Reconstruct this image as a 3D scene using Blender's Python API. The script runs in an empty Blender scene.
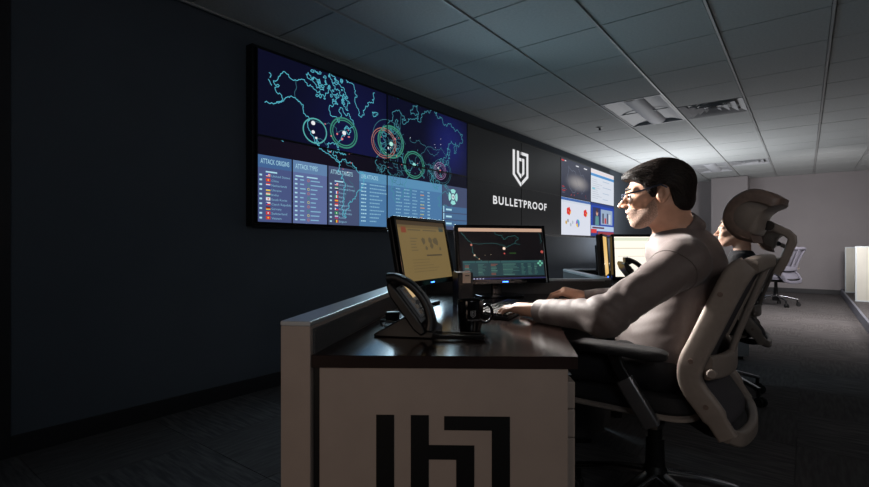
import bpy, bmesh, math, random
import numpy as np
from mathutils import Vector, Matrix

random.seed(7)
SC = bpy.context.scene
COL = SC.collection

# ------------------------------------------------------------------ camera
F_PX, CX, CY, H = 480.0, 434.5, 245.0, 1.02      # focal length (pixels of the 869 px frame), horizon row, eye height
ALPHA = math.atan(370.5 / F_PX)                  # yaw of the camera away from the video wall direction (+Y)
CA, SA = math.cos(ALPHA), math.sin(ALPHA)
cam_data = bpy.data.cameras.new('camera')
cam = bpy.data.objects.new('camera', cam_data); COL.objects.link(cam)
cam_data.sensor_width = 36.0
cam_data.lens = F_PX / 869.0 * 36.0
cam_data.shift_y = (CY - 243.5) / 869.0
cam_data.clip_start = 0.02
cam.location = (0, 0, H)
cam.rotation_euler = (math.pi / 2, 0, ALPHA)
SC.camera = cam

# ------------------------------------------------------------------ world, exposure
SC.view_settings.view_transform = 'Standard'
SC.view_settings.look = 'None'
SC.view_settings.gamma = 1.0
SC.view_settings.exposure = 0.0
SC.view_settings.use_curve_mapping = False
world = bpy.data.worlds.new('world'); SC.world = world
world.use_nodes = True
world.node_tree.nodes['Background'].inputs[0].default_value = (0.01, 0.012, 0.015, 1)
world.node_tree.nodes['Background'].inputs[1].default_value = 0.5


def W(X, Z, h=0.0):
    """camera-aligned ground coordinates (right, depth, height) -> world"""
    return Vector((X * CA - Z * SA, X * SA + Z * CA, h))


def lamp(name, kind, loc, target, energy, color, size=0.3, spot=None, blend=0.8, spread=180):
    l = bpy.data.lights.new(name, kind)
    l.energy = energy; l.color = color
    if kind == 'AREA':
        l.size = size; l.spread = math.radians(spread)
    else:
        l.shadow_soft_size = size
    if spot:
        l.spot_size = math.radians(spot); l.spot_blend = blend
    o = bpy.data.objects.new(name, l); COL.objects.link(o)
    o.location = loc
    d = Vector(target) - Vector(loc)
    o.rotation_euler = d.to_track_quat('-Z', 'Y').to_euler()
    return o


# photographer's lamps: one bounced off the ceiling deep in the room, one ahead of the seated man; all the others are added fills
lamp('bounce_lamp', 'AREA', (-1.9, 8.9, 0.75), (-2.0, 8.9, 2.5), 52, (0.97, 0.98, 1.0), 1.1)
lamp('key_lamp', 'AREA', W(-0.95, 3.05, 1.95), W(0.74, 1.66, 1.20), 14, (1.0, 0.95, 0.90), 0.5, spread=32)
lamp('hand_lamp', 'AREA', W(0.10, 2.75, 1.45), W(0.38, 1.70, 0.79), 1.3, (1.0, 0.94, 0.88), 0.25, spread=28)  # added fill to brighten the hands and forearm
lamp('room_lamp', 'AREA', W(-1.3, -0.4, 1.1), W(0.0, 1.2, 0.4), 0.5, (1.0, 0.76, 0.6), 0.6, spread=62)  # added dim warm fill behind the camera for the desk front
lamp('ambient_lamp', 'AREA', W(0.6, -2.0, 2.2), (-3.0, 3.2, 1.2), 2.7, (0.9, 0.95, 1.0), 1.0, spread=80)  # added cool fill lifting the left wall
lamp('chair_lamp', 'AREA', W(1.9, -0.6, 2.1), W(0.95, 1.7, 0.9), 0.5, (1.0, 0.86, 0.76), 0.6, spread=60)  # added warm fill for the camera side of the chair
lamp('side_lamp', 'AREA', (2.3, 7.4, 2.4), (1.6, 8.4, 0.0), 38, (1.0, 0.96, 0.95), 1.2, spread=125)  # added fill out of view, brightens the partitions and right-hand floor
lamp('back_lamp', 'AREA', (0.6, 8.4, 1.5), (-0.1, 12.8, 0.9), 18, (1.0, 0.95, 0.94), 0.5, spread=95)  # added fill aimed at the back wall, no fixture there
lamp('floor_lamp', 'AREA', (0.2, 8.2, 2.3), (0.1, 8.2, 0.0), 24, (1.0, 0.95, 0.93), 0.5, spread=110)  # added overhead fill making the bright pool on the far floor
lamp('screen_wash', 'AREA', (-2.86, 3.3, 1.55), (-1.0, 2.6, 0.9), 15, (0.62, 0.86, 1.0), 0.9, spread=130)  # added cool fill before the displays, boosts their light and desk reflection
lamp('screen_bounce', 'AREA', (-1.7, 3.7, 1.45), (-1.7, 3.9, 2.5), 0.55, (0.36, 0.88, 1.0), 1.2)  # added teal fill pointing up to tint the ceiling
lamp('neighbour_lamp', 'AREA', W(1.45, 3.55, 1.22), W(1.95, 3.1, 1.1), 2.4, (1.0, 0.95, 0.88), 0.2, spread=80)  # added fill beside the white monitor to light the second person's face


# ------------------------------------------------------------------ helpers
def lin(c):
    r = []
    for v in c[:3]:
        v = v / 255.0
        r.append(v / 12.92 if v <= 0.04045 else ((v + 0.055) / 1.055) ** 2.4)
    return (*r, 1.0)


MATS = {}


def mat(name, col, rough=0.5, metal=0.0, var=0.12, scale=30.0, bump=0.0, bscale=200.0, spec=0.5, coat=0.0, stretch=None, sheen=0.0):
    """procedural surface: noise-varied colour and fine relief"""
    if name in MATS:
        return MATS[name]
    m = bpy.data.materials.new(name); m.use_nodes = True
    nt = m.node_tree; bs = nt.nodes['Principled BSDF']
    tc = nt.nodes.new('ShaderNodeTexCoord')
    src = tc.outputs['Object']
    if stretch:
        mp = nt.nodes.new('ShaderNodeMapping'); mp.inputs['Scale'].default_value = stretch
        nt.links.new(src, mp.inputs['Vector']); src = mp.outputs['Vector']
    no = nt.nodes.new('ShaderNodeTexNoise'); no.inputs['Scale'].default_value = scale; no.inputs['Detail'].default_value = 4
    nt.links.new(src, no.inputs['Vector'])
    cr = nt.nodes.new('ShaderNodeValToRGB')
    b = lin(col)
    cr.color_ramp.elements[0].position = 0.3; cr.color_ramp.elements[1].position = 0.7
    cr.color_ramp.elements[0].color = (*[v * (1 - var) for v in b[:3]], 1)
    cr.color_ramp.elements[1].color = (*[min(1, v * (1 + var)) for v in b[:3]], 1)
    nt.links.new(no.outputs['Fac'], cr.inputs['Fac'])
    nt.links.new(cr.outputs['Color'], bs.inputs['Base Color'])
    bs.inputs['Roughness'].default_value = rough
    bs.inputs['Metallic'].default_value = metal
    bs.inputs['Specular IOR Level'].default_value = spec
    bs.inputs['Coat Weight'].default_value = coat
    bs.inputs['Sheen Weight'].default_value = sheen
    if bump:
        n2 = nt.nodes.new('ShaderNodeTexNoise'); n2.inputs['Scale'].default_value = bscale; n2.inputs['Detail'].default_value = 2
        nt.links.new(src, n2.inputs['Vector'])
        bp = nt.nodes.new('ShaderNodeBump'); bp.inputs['Strength'].default_value = bump; bp.inputs['Distance'].default_value = 0.002
        nt.links.new(n2.outputs['Fac'], bp.inputs['Height']); nt.links.new(bp.outputs['Normal'], bs.inputs['Normal'])
    MATS[name] = m
    return m


def glow(col, strength=1.0, name=None):
    """a lit screen colour"""
    name = name or 'screen_%d_%d_%d_%d' % (*col[:3], int(strength * 100))
    if name in MATS:
        return MATS[name]
    m = bpy.data.materials.new(name); m.use_nodes = True
    bs = m.node_tree.nodes['Principled BSDF']
    bs.inputs['Base Color'].default_value = (0.01, 0.01, 0.012, 1)
    bs.inputs['Roughness'].default_value = 0.35
    bs.inputs['Specular IOR Level'].default_value = 0.2
    bs.inputs['Emission Color'].default_value = lin(col)
    bs.inputs['Emission Strength'].default_value = strength
    MATS[name] = m
    return m


def glow_blob(name, base, mid, center, radius, strength=1.0):
    """screen picture whose own image brightens towards a spot (object coordinates)"""
    m = bpy.data.materials.new(name); m.use_nodes = True
    nt = m.node_tree; bs = nt.nodes['Principled BSDF']
    bs.inputs['Base Color'].default_value = (0.01, 0.01, 0.012, 1)
    bs.inputs['Roughness'].default_value = 0.35
    bs.inputs['Specular IOR Level'].default_value = 0.2
    tc = nt.nodes.new('ShaderNodeTexCoord')
    mp = nt.nodes.new('ShaderNodeMapping')
    mp.inputs['Location'].default_value = [-c / r for c, r in zip(center, radius)]
    mp.inputs['Scale'].default_value = [1 / r for r in radius]
    nt.links.new(tc.outputs['Object'], mp.inputs['Vector'])
    g = nt.nodes.new('ShaderNodeTexGradient'); g.gradient_type = 'SPHERICAL'
    nt.links.new(mp.outputs['Vector'], g.inputs['Vector'])
    cr = nt.nodes.new('ShaderNodeValToRGB')
    cr.color_ramp.interpolation = 'EASE'
    cr.color_ramp.elements[0].color = lin(base); cr.color_ramp.elements[1].color = lin(mid)
    nt.links.new(g.outputs['Fac'], cr.inputs['Fac'])
    nt.links.new(cr.outputs['Color'], bs.inputs['Emission Color'])
    bs.inputs['Emission Strength'].default_value = strength
    MATS[name] = m
    return m


class MB:
    """collects shapes into one mesh"""
    def __init__(s):
        s.v = []; s.f = []; s.m = []; s.cur = 0; s.mats = []

    def use(s, material):
        if material not in s.mats:
            s.mats.append(material)
        s.cur = s.mats.index(material)

    def add(s, vs, fs):
        o = len(s.v)
        s.v.extend([tuple(p) for p in vs])
        for f in fs:
            s.f.append([i + o for i in f]); s.m.append(s.cur)

    def box(s, c, d, rot=None):
        x, y, z = [v / 2 for v in d]
        vs = [Vector(p) for p in ((-x, -y, -z), (x, -y, -z), (x, y, -z), (-x, y, -z), (-x, -y, z), (x, -y, z), (x, y, z), (-x, y, z))]
        if rot is not None:
            vs = [rot @ p for p in vs]
        vs = [p + Vector(c) for p in vs]
        s.add(vs, [(3, 2, 1, 0), (4, 5, 6, 7), (0, 1, 5, 4), (1, 2, 6, 5), (2, 3, 7, 6), (3, 0, 4, 7)])
        return s

    def prism(s, poly, z0, z1, fn=None):
        """polygon (counter-clockwise) pulled from z0 to z1; fn maps (a,b,c) to a point"""
        fn = fn or (lambda a, b, c: (a, b, c))
        n = len(poly)
        s.add([fn(p[0], p[1], z0) for p in poly] + [fn(p[0], p[1], z1) for p in poly],
              [tuple(range(n))[::-1], tuple(range(n, 2 * n))] + [(i, (i + 1) % n, n + (i + 1) % n, n + i) for i in range(n)])
        return s

    def cyl(s, p0, p1, r0, r1=None, n=16):
        r1 = r0 if r1 is None else r1
        p0, p1 = Vector(p0), Vector(p1)
        t = (p1 - p0).normalized()
        a = t.orthogonal().normalized(); b = t.cross(a)
        vs = []
        for p, r in ((p0, r0), (p1, r1)):
            for i in range(n):
                w = 2 * math.pi * i / n
                vs.append(p + (a * math.cos(w) + b * math.sin(w)) * r)
        s.add(vs, [tuple(range(n))[::-1], tuple(range(n, 2 * n))] + [(i, (i + 1) % n, n + (i + 1) % n, n + i) for i in range(n)])
        return s

    def lathe(s, prof, c=(0, 0, 0), n=24, rot=None):
        vs = []; fs = []
        for r, z in prof:
            for i in range(n):
                w = 2 * math.pi * i / n
                p = Vector((r * math.cos(w), r * math.sin(w), z))
                if rot is not None:
                    p = rot @ p
                vs.append(p + Vector(c))
        k = len(prof)
        for j in range(k - 1):
            for i in range(n):
                i2 = (i + 1) % n
                fs.append((j * n + i, j * n + i2, (j + 1) * n + i2, (j + 1) * n + i))
        fs.append(tuple(range(n))[::-1]); fs.append(tuple(range((k - 1) * n, k * n)))
        s.add(vs, fs)
        return s

    def sweep(s, path, sec, hint=(1, 0, 0), scale=None, closed=False):
        """section (list of (a,b)) along a path; a lies along the hint direction"""
        path = [Vector(p) for p in path]; n = len(path); k = len(sec); hint = Vector(hint)
        vs = []
        for i, p in enumerate(path):
            if closed:
                t = path[(i + 1) % n] - path[i - 1]
            else:
                t = path[min(i + 1, n - 1)] - path[max(i - 1, 0)]
            t.normalize()
            a = hint - t * t.dot(hint)
            if a.length < 1e-4:
                a = t.orthogonal()
            a.normalize(); b = t.cross(a)
            q = scale[i] if scale else 1.0
            for u, w in sec:
                vs.append(p + a * u * q + b * w * q)
        fs = []
        for i in range(n if closed else n - 1):
            for j in range(k):
                j2 = (j + 1) % k; i2 = (i + 1) % n
                fs.append((i * k + j, i * k + j2, i2 * k + j2, i2 * k + j))
        if not closed:
            fs.append(tuple(range(k))[::-1]); fs.append(tuple(range((n - 1) * k, n * k)))
        s.add(vs, fs)
        return s

    def tube(s, path, r, n=8, closed=False):
        sec = [(r * math.cos(2 * math.pi * i / n), r * math.sin(2 * math.pi * i / n)) for i in range(n)]
        return s.sweep(path, sec, hint=(0.31, 0.17, 0.93), closed=closed)

    def build(s, name, material=None, parent=None, bevel=0.0, smooth=True, angle=35, seg=2, sub=0, loc=None, rz=0.0):
        me = bpy.data.meshes.new(name)
        me.from_pydata(s.v, [], s.f)
        if s.mats:
            for m in s.mats:
                me.materials.append(m)
            me.polygons.foreach_set('material_index', s.m)
        elif material:
            me.materials.append(material)
        me.update()
        bm = bmesh.new(); bm.from_mesh(me); bmesh.ops.recalc_face_normals(bm, faces=bm.faces); bm.to_mesh(me); bm.free()
        if smooth:
            me.shade_smooth(); me.set_sharp_from_angle(angle=math.radians(angle))
        o = bpy.data.objects.new(name, me); COL.objects.link(o)
        if parent:
            o.parent = parent
        if loc is not None:
            o.location = loc
        o.rotation_euler[2] = rz
        if bevel:
            b = o.modifiers.new('bevel', 'BEVEL'); b.width = bevel; b.segments = seg; b.limit_method = 'ANGLE'; b.angle_limit = math.radians(40)
        if sub:
            b = o.modifiers.new('sub', 'SUBSURF'); b.levels = sub; b.render_levels = sub
        return o


def rrect(w, h, r, n=4):
    pts = []
    for cx, cy, a0 in ((w / 2 - r, h / 2 - r, 0), (-w / 2 + r, h / 2 - r, 90), (-w / 2 + r, -h / 2 + r, 180), (w / 2 - r, -h / 2 + r, 270)):
        for i in range(n + 1):
            a = math.radians(a0 + 90 * i / n)
            pts.append((cx + r * math.cos(a), cy + r * math.sin(a)))
    return pts


def smooth_path(pts, n=5):
    """Catmull-Rom through the points"""
    P = [np.array(p, float) for p in pts]
    P = [2 * P[0] - P[1]] + P + [2 * P[-1] - P[-2]]
    out = []
    for i in range(1, len(P) - 2):
        for k in range(n):
            t = k / n
            a, b, c, d = P[i - 1], P[i], P[i + 1], P[i + 2]
            out.append(tuple(0.5 * (2 * b + (c - a) * t + (2 * a - 5 * b + 4 * c - d) * t * t + (3 * b - a - 3 * c + d) * t ** 3)))
    out.append(tuple(P[-2]))
    return out


def tag(o, label=None, cat=None, group=None, kind=None):
    if label: o['label'] = label
    if cat: o['category'] = cat
    if group: o['group'] = group
    if kind: o['kind'] = kind
    return o


def thing(name, label, cat, loc=(0, 0, 0), rz=0.0, group=None):
    o = bpy.data.objects.new(name, None); COL.objects.link(o)
    o.empty_display_size = 0.05
    o.location = loc; o.rotation_euler[2] = rz
    return tag(o, label, cat, group)


def dup(root, loc, rz, label, group=None, name=None):
    """copy of a thing, its parts and their sub-parts"""
    def cp(o, parent):
        c = o.copy(); COL.objects.link(c); c.parent = parent
        for ch in list(o.children):
            cp(ch, c)
        return c
    r = cp(root, None)
    r.location = loc; r.rotation_euler[2] = rz; r['label'] = label
    if group: r['group'] = group
    return r


def in_view(p, mx=60, my=60, zmin=0.2):
    X = p[0] * CA + p[1] * SA; Z = -p[0] * SA + p[1] * CA
    if Z < zmin:
        return False
    x = CX + F_PX * X / Z; y = CY - F_PX * (p[2] - H) / Z
    return -mx < x < 869 + mx and -my < y < 487 + my


# ------------------------------------------------------------------ materials
M_wall = mat('slate_paint', (84, 92, 102), 0.75, var=0.04, scale=3, bump=0.15, bscale=180)
M_back = mat('grey_paint', (150, 145, 147), 0.8, var=0.03, scale=3, bump=0.15, bscale=180)
M_base = mat('black_vinyl', (38, 38, 42), 0.5, var=0.1)
M_ceil = mat('mineral_tile', (196, 200, 200), 0.9, var=0.06, scale=60, bump=0.5, bscale=350)
M_bar = mat('white_steel', (190, 192, 192), 0.45, var=0.03)
M_slab = mat('dark_void', (22, 22, 24), 0.9)
M_lam = mat('taupe_laminate', (176, 160, 150), 0.45, var=0.05, scale=8, bump=0.05)
M_lamtop = mat('pale_laminate', (190, 192, 194), 0.3, var=0.04, scale=8)
M_top = mat('espresso_laminate', (42, 29, 26), 0.15, var=0.35, scale=6, stretch=(3, 30, 3), spec=0.8)
M_topedge = mat('espresso_edge', (40, 27, 24), 0.35, var=0.2, scale=10)
M_fabric = mat('charcoal_panel_fabric', (84, 82, 82), 0.9, var=0.15, scale=300, bump=0.4, bscale=500)
M_black = mat('black_plastic', (20, 20, 22), 0.38, var=0.1, scale=80)
M_gloss = mat('gloss_black', (12, 12, 14), 0.12, var=0.1, scale=40)
M_print = mat('black_print', (8, 8, 9), 0.5, var=0.05)
M_frame = mat('taupe_plastic', (146, 135, 127), 0.42, var=0.05, scale=60, bump=0.08, bscale=600)
M_pad = mat('brown_grey_leather', (122, 103, 94), 0.42, var=0.15, scale=90, bump=0.3, bscale=350)
M_seat = mat('black_upholstery', (30, 29, 31), 0.85, var=0.2, scale=200, bump=0.4, bscale=500)
M_mesh = mat('grey_mesh', (70, 68, 73), 0.8, var=0.2, scale=300, bump=0.5, bscale=600)
M_chrome = mat('polished_metal', (170, 172, 176), 0.22, metal=1.0, var=0.05)
M_alu = mat('brushed_metal', (150, 152, 156), 0.35, metal=0.9, var=0.06, scale=200)
M_rubber = mat('caster_rubber', (22, 22, 24), 0.6)
M_skin = mat('skin', (206, 158, 132), 0.5, var=0.1, scale=25, bump=0.12, bscale=260)
M_skin2 = mat('fair_skin', (216, 172, 150), 0.5, var=0.08, scale=25, bump=0.1, bscale=260)
M_hair = mat('dark_brown_hair', (26, 20, 18), 0.6, var=0.6, scale=50, bump=1.0, bscale=95, stretch=(1, 3.5, 1.6), spec=0.3)
M_beard = mat('grey_beard', (176, 146, 130), 0.8, var=0.45, scale=330, bump=0.9, bscale=420)
M_shirt = mat('taupe_shirt', (104, 92, 89), 0.62, var=0.06, scale=120, bump=0.15, bscale=900, sheen=0.15)
M_trouser = mat('black_trousers', (24, 23, 26), 0.85, var=0.1, scale=100, bump=0.2, bscale=700)
M_knit = mat('dark_knit', (40, 40, 46), 0.9, var=0.15, scale=150, bump=0.4, bscale=500)
M_white = mat('eye_white', (225, 222, 216), 0.25, var=0.02)
M_iris = mat('dark_iris', (50, 38, 30), 0.2)
M_glassrim = mat('spectacle_frame', (66, 74, 92), 0.3, metal=0.6, var=0.05)
M_silver = mat('silver_plastic', (176, 176, 178), 0.35, var=0.05)
M_pale = mat('pale_label', (205, 186, 166), 0.5, var=0.05)
M_part = mat('cream_panel', (196, 194, 184), 0.7, var=0.05, scale=5)
M_metaledge = mat('pale_metal_edge', (188, 196, 200), 0.35, var=0.04)
M_lens = mat('lamp_lens', (214, 216, 222), 0.6, var=0.02)
M_troff = mat('troffer_white', (188, 190, 194), 0.5, var=0.02)
M_navy = mat('navy_glass', (20, 40, 54), 0.25, var=0.1)
glassm = bpy.data.materials.new('spectacle_lens'); glassm.use_nodes = True
_b = glassm.node_tree.nodes['Principled BSDF']
_b.inputs['Transmission Weight'].default_value = 1.0; _b.inputs['Roughness'].default_value = 0.02; _b.inputs['IOR'].default_value = 1.05
_b.inputs['Base Color'].default_value = (0.95, 0.97, 1, 1)


def carpet_mat(name, rot):
    m = bpy.data.materials.new(name); m.use_nodes = True
    nt = m.node_tree; bs = nt.nodes['Principled BSDF']
    tc = nt.nodes.new('ShaderNodeTexCoord')
    mp = nt.nodes.new('ShaderNodeMapping'); mp.inputs['Scale'].default_value = (6, 55, 1) if rot else (55, 6, 1)
    geo = nt.nodes.new('ShaderNodeNewGeometry')
    nt.links.new(geo.outputs['Position'], mp.inputs['Vector'])
    n = nt.nodes.new('ShaderNodeTexNoise'); n.inputs['Scale'].default_value = 1.0; n.inputs['Detail'].default_value = 5
    nt.links.new(mp.outputs['Vector'], n.inputs['Vector'])
    cr = nt.nodes.new('ShaderNodeValToRGB')
    cr.color_ramp.elements[0].position = 0.38; cr.color_ramp.elements[1].position = 0.66
    cr.color_ramp.elements[0].color = lin((84, 81, 82) if rot else (88, 84, 84)); cr.color_ramp.elements[1].color = lin((112, 107, 107) if rot else (104, 100, 100))
    nt.links.new(n.outputs['Fac'], cr.inputs['Fac']); nt.links.new(cr.outputs['Color'], bs.inputs['Base Color'])
    bs.inputs['Roughness'].default_value = 0.95; bs.inputs['Specular IOR Level'].default_value = 0.1
    n2 = nt.nodes.new('ShaderNodeTexNoise'); n2.inputs['Scale'].default_value = 400
    nt.links.new(geo.outputs['Position'], n2.inputs['Vector'])
    bp = nt.nodes.new('ShaderNodeBump'); bp.inputs['Strength'].default_value = 0.5; bp.inputs['Distance'].default_value = 0.003
    nt.links.new(n2.outputs['Fac'], bp.inputs['Height']); nt.links.new(bp.outputs['Normal'], bs.inputs['Normal'])
    return m


M_carp = [carpet_mat('carpet_weave', False), carpet_mat('carpet_weave_turned', True)]

# ------------------------------------------------------------------ the room
XW, YB, XR, YF, ZC = -3.03, 12.8, 6.2, -3.0, 2.51
PLAT_X, PLAT_Z = 0.575, 0.12


def struct(name, mb, m, bevel=0.0, parent=None):
    o = mb.build(name, m, parent, bevel=bevel, smooth=False)
    o['kind'] = 'structure'
    return o


floor = struct('floor', MB().box(((XW + XR) / 2, (YF + YB) / 2, -0.06), (XR - XW + 0.4, YB - YF + 0.4, 0.116)), M_carp[0])
ceiling = struct('ceiling', MB().box(((XW + XR) / 2, (YF + YB) / 2, ZC + 0.26), (XR - XW + 0.4, YB - YF + 0.4, 0.1)), M_slab)
struct('wall_left', MB().box((XW - 0.1, (YF + YB) / 2, 1.36), (0.2, YB - YF + 0.4, 2.72)), M_wall)
struct('wall_back', MB().box(((XW + XR) / 2, YB + 0.1, 1.36), (XR - XW, 0.2, 2.72)), M_back)
struct('wall_right', MB().box((XR + 0.1, (YF + YB) / 2, 1.36), (0.2, YB - YF + 0.4, 2.72)), M_wall)
struct('wall_front', MB().box(((XW + XR) / 2, YF - 0.1, 1.36), (XR - XW, 0.2, 2.72)), M_wall)
struct('baseboard_left', MB().box((XW + 0.007, (0.58 + YB) / 2, 0.05), (0.014, YB - 0.58, 0.1)), M_base, 0.003)
struct('baseboard_back', MB().box(((-0.95 + XR) / 2, YB - 0.007, 0.05), (XR + 0.95, 0.014, 0.1)), M_base, 0.003)
struct('wall_pilaster', MB().box((-1.31, YB - 0.3, (ZC - 0.012) / 2), (0.68, 0.6, ZC - 0.012)), M_back)
# dark door casing where the left wall leaves the picture
trim = struct('trim_1', MB().box((XW + 0.01, 0.53, 1.25), (0.02, 0.1, 2.5)), M_base, 0.004)
struct('floor_platform', MB().box(((PLAT_X + 0.03 + XR) / 2, (5.2 + YB) / 2, PLAT_Z / 2), (XR - PLAT_X - 0.03, YB - 5.2, PLAT_Z)), M_carp[0])
struct('trim_2', MB().box((PLAT_X + 0.015, (5.2 + YB) / 2, (PLAT_Z + 0.004) / 2), (0.03, YB - 5.2, PLAT_Z + 0.004)), mat('step_nosing', (120, 122, 134), 0.5), 0.004)

# carpet tiles
T = 0.61
tile_me = []
for k in range(2):
    mb = MB().box((0, 0, -0.002), (T - 0.003, T - 0.003, 0.006))
    o = mb.build('carpet_tile', M_carp[k], floor, smooth=False)
    tile_me.append(o.data); bpy.data.objects.remove(o)
n = 0
for i in range(-5, 2):
    for j in range(-1, 21):
        x = PLAT_X - (i + 0.5) * 0 + (i + 0.5) * T - T; y = 0.3 + j * T
        if x - T / 2 < XW - 0.3 or x + T / 2 > PLAT_X + 0.01 or y + T / 2 > YB:
            continue
        if any(in_view((x + a, y + b, 0), 40, 60) for a in (-.3, 0, .3) for b in (-.3, 0, .3)):
            o = bpy.data.objects.new('carpet_tile', tile_me[(i + j) % 2]); COL.objects.link(o); o.parent = floor
            o.location = (x, y, random.uniform(-0.0004, 0.0006)); n += 1

# ceiling grid: bars along the room, tiles between, cross joints
TX, TY, OX, OY = 0.6285, 0.615, 0.1445, 3.881
fix_cells = {(-3, 2): 't', (-3, 3): 't', (-2, 3): 'v', (-2, 10): 'v', (-3, 10): 't', (-3, 11): 't', (1, 9): 't', (1, 10): 't'}
tmb = MB().box((0, 0, 0.008), (TX - 0.028, TY - 0.011, 0.016))
to = tmb.build('ceiling_tile', M_ceil, ceiling, bevel=0.003, smooth=False); tile_data = to.data; bpy.data.objects.remove(to)
rest = MB()
i0, i1 = math.floor((XW - OX) / TX), math.ceil((XR - OX) / TX)
j0, j1 = math.floor((YF - OY) / TY), math.ceil((YB - OY) / TY)
for i in range(i0, i1):
    for j in range(j0, j1):
        if (i, j) in fix_cells:
            continue
        x = OX + (i + 0.5) * TX; y = OY + (j + 0.5) * TY
        lo, hi = max(x - TX / 2, XW), min(x + TX / 2, XR)
        cut = (lo > x - TX / 2 + 0.01) or (hi < x + TX / 2 - 0.01) or y + TY / 2 > YB
        if hi - lo < 0.02:
            continue
        if cut or not any(in_view((x + a, y + b, ZC), 10, 10) for a in (-.3, 0, .3) for b in (-.3, 0, .3)):
            rest.box(((lo + hi) / 2, y, ZC + 0.008), (hi - lo - 0.02, TY - 0.007, 0.016))
        else:
            o = bpy.data.objects.new('ceiling_tile', tile_data); COL.objects.link(o); o.parent = ceiling
            o.location = (x, y, ZC + random.uniform(-0.0008, 0.0008))
ro = rest.build('ceiling_tiles_edge', M_ceil, ceiling, smooth=False); ro['kind'] = 'stuff'
for i in range(i0 + 1, i1):
    x = OX + i * TX
    mb = MB().box((x, (YF + YB) / 2, ZC - 0.001), (0.015, YB - YF, 0.016)).box((x, (YF + YB) / 2, ZC + 0.016), (0.03, YB - YF, 0.003))
    mb.build('ceiling_bar', M_bar, ceiling, smooth=False)
for j in range(j0 + 1, j1):
    y = OY + j * TY
    if y > YB: continue
    MB().box(((XW + XR) / 2, y, ZC + 0.013), (XR - XW, 0.014, 0.01)).build('cross_bar', M_bar, ceiling, smooth=False)


def troffer(i, j, ln, label):
    x0, x1 = OX + i * TX + 0.014, OX + (i + 1) * TX - 0.014
    y0, y1 = OY + j * TY + 0.006, OY + (j + ln) * TY - 0.006
    xc, yc = (x0 + x1) / 2, (y0 + y1) / 2
    t = thing('ceiling_light', label, 'ceiling light', (xc, yc, ZC), 0, 'recessed ceiling lights')
    w, l = x1 - x0, y1 - y0
    f = MB()
    for s in (-1, 1):
        f.box((s * (w / 2 - 0.01), 0, 0.002), (0.02, l, 0.012))
        f.box((0, s * (l / 2 - 0.01), 0.002), (w - 0.04, 0.02, 0.012))
    f.build('frame', M_troff, t, smooth=False)
    # curved reflector wings and end plates
    for s in (-1, 1):
        sec = [(s * (0.1 + (w / 2 - 0.02 - 0.1) * u), 0.035 * (1 - u) + 0.008 * math.sin(math.pi * u) + 0.002) for u in np.linspace(0, 1, 9)]
        vs = [(p[0], -l / 2 + 0.02, p[1]) for p in sec] + [(p[0], l / 2 - 0.02, p[1]) for p in sec]
        m = MB(); m.add(vs, [(k, k + 1, 9 + k + 1, 9 + k) for k in range(8)])
        m.build('reflector', M_troff, t)
    for s in (-1, 1):
        MB().box((0, s * (l / 2 - 0.015), 0.022), (w - 0.04, 0.006, 0.04)).build('end_plate', M_troff, t, smooth=False)
    # bowed central lens
    sec = [(0.1 * math.cos(a), 0.04 - 0.05 * math.sin(a)) for a in np.linspace(0, math.pi, 13)]
    vs = [(p[0], -l / 2 + 0.03, p[1]) for p in sec] + [(p[0], l / 2 - 0.03, p[1]) for p in sec]
    m = MB(); m.add(vs, [(k, k + 1, 13 + k + 1, 13 + k) for k in range(12)])
    m.build('lens', M_lens, t)
    MB().box((0, 0, 0.055), (w, l, 0.006)).build('housing', M_troff, t, smooth=False)
    return t


troffer(-3, 2, 2, 'recessed ceiling light with bowed lens beside the nearer air vent')
troffer(-3, 10, 2, 'small far recessed ceiling light just above the man\'s head near the back wall')
troffer(1, 9, 2, 'recessed ceiling light cut by the right edge of the picture')


def vent(i, j, label):
    x, y = OX + (i + 0.5) * TX, OY + (j + 0.5) * TY
    t = thing('ceiling_vent', label, 'air vent', (x, y, ZC), 0, 'square ceiling air diffusers')
    w, l = TX - 0.03, TY - 0.012
    # stepped square cones
    for k in range(4):
        a = 1 - k * 0.25; b = a - 0.2; z0, z1 = 0.0 - 0.003 * k, 0.028
        vs = []
        for q, z in ((a, z0), (b, z1)):
            vs += [(-w / 2 * q, -l / 2 * q, z), (w / 2 * q, -l / 2 * q, z), (w / 2 * q, l / 2 * q, z), (-w / 2 * q, l / 2 * q, z)]
        m = MB(); m.add(vs, [(e, (e + 1) % 4, 4 + (e + 1) % 4, 4 + e) for e in range(4)])
        o = m.build('louver' if k else 'frame', M_troff, t, smooth=False)
        s = o.modifiers.new('solid', 'SOLIDIFY'); s.thickness = 0.004
    MB().box((0, 0, 0.05), (w, l, 0.006)).build('duct_cover', M_bar, t, smooth=False)
    MB().box((0, 0, 0.03), (0.06, 0.06, 0.02)).build('damper', M_slab, t, smooth=False)
    return t


vent(-2, 3, 'larger square ceiling air vent to the right of the bowed ceiling light')
vent(-2, 10, 'small far square ceiling air vent near the back wall')
t = thing('ceiling_sensor', 'tiny round sprinkler sensor on a ceiling tile above the displays', 'sensor', (-2.06, 6.1, ZC))
MB().lathe([(0.04, 0.0), (0.038, -0.006), (0.015, -0.012)], n=20).build('cover_plate', M_bar, t)
MB().lathe([(0.012, -0.012), (0.012, -0.03), (0.02, -0.033), (0.02, -0.036)], n=12).build('nozzle', M_black, t)

# ------------------------------------------------------------------ video wall
VX = XW + 0.1                        # front plane of the displays
VY0, PW, VZ0, PH = 1.833, 1.275, 1.172, 0.594


def wallpx(x, y):
    """photograph pixel -> (along, up) on the display plane"""
    d = ((x - CX) / F_PX, 1.0, -(y - CY) / F_PX)
    w = (d[0] * CA - d[1] * SA, d[0] * SA + d[1] * CA, d[2])
    t = VX / w[0]
    return (w[1] * t, H + w[2] * t)


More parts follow.
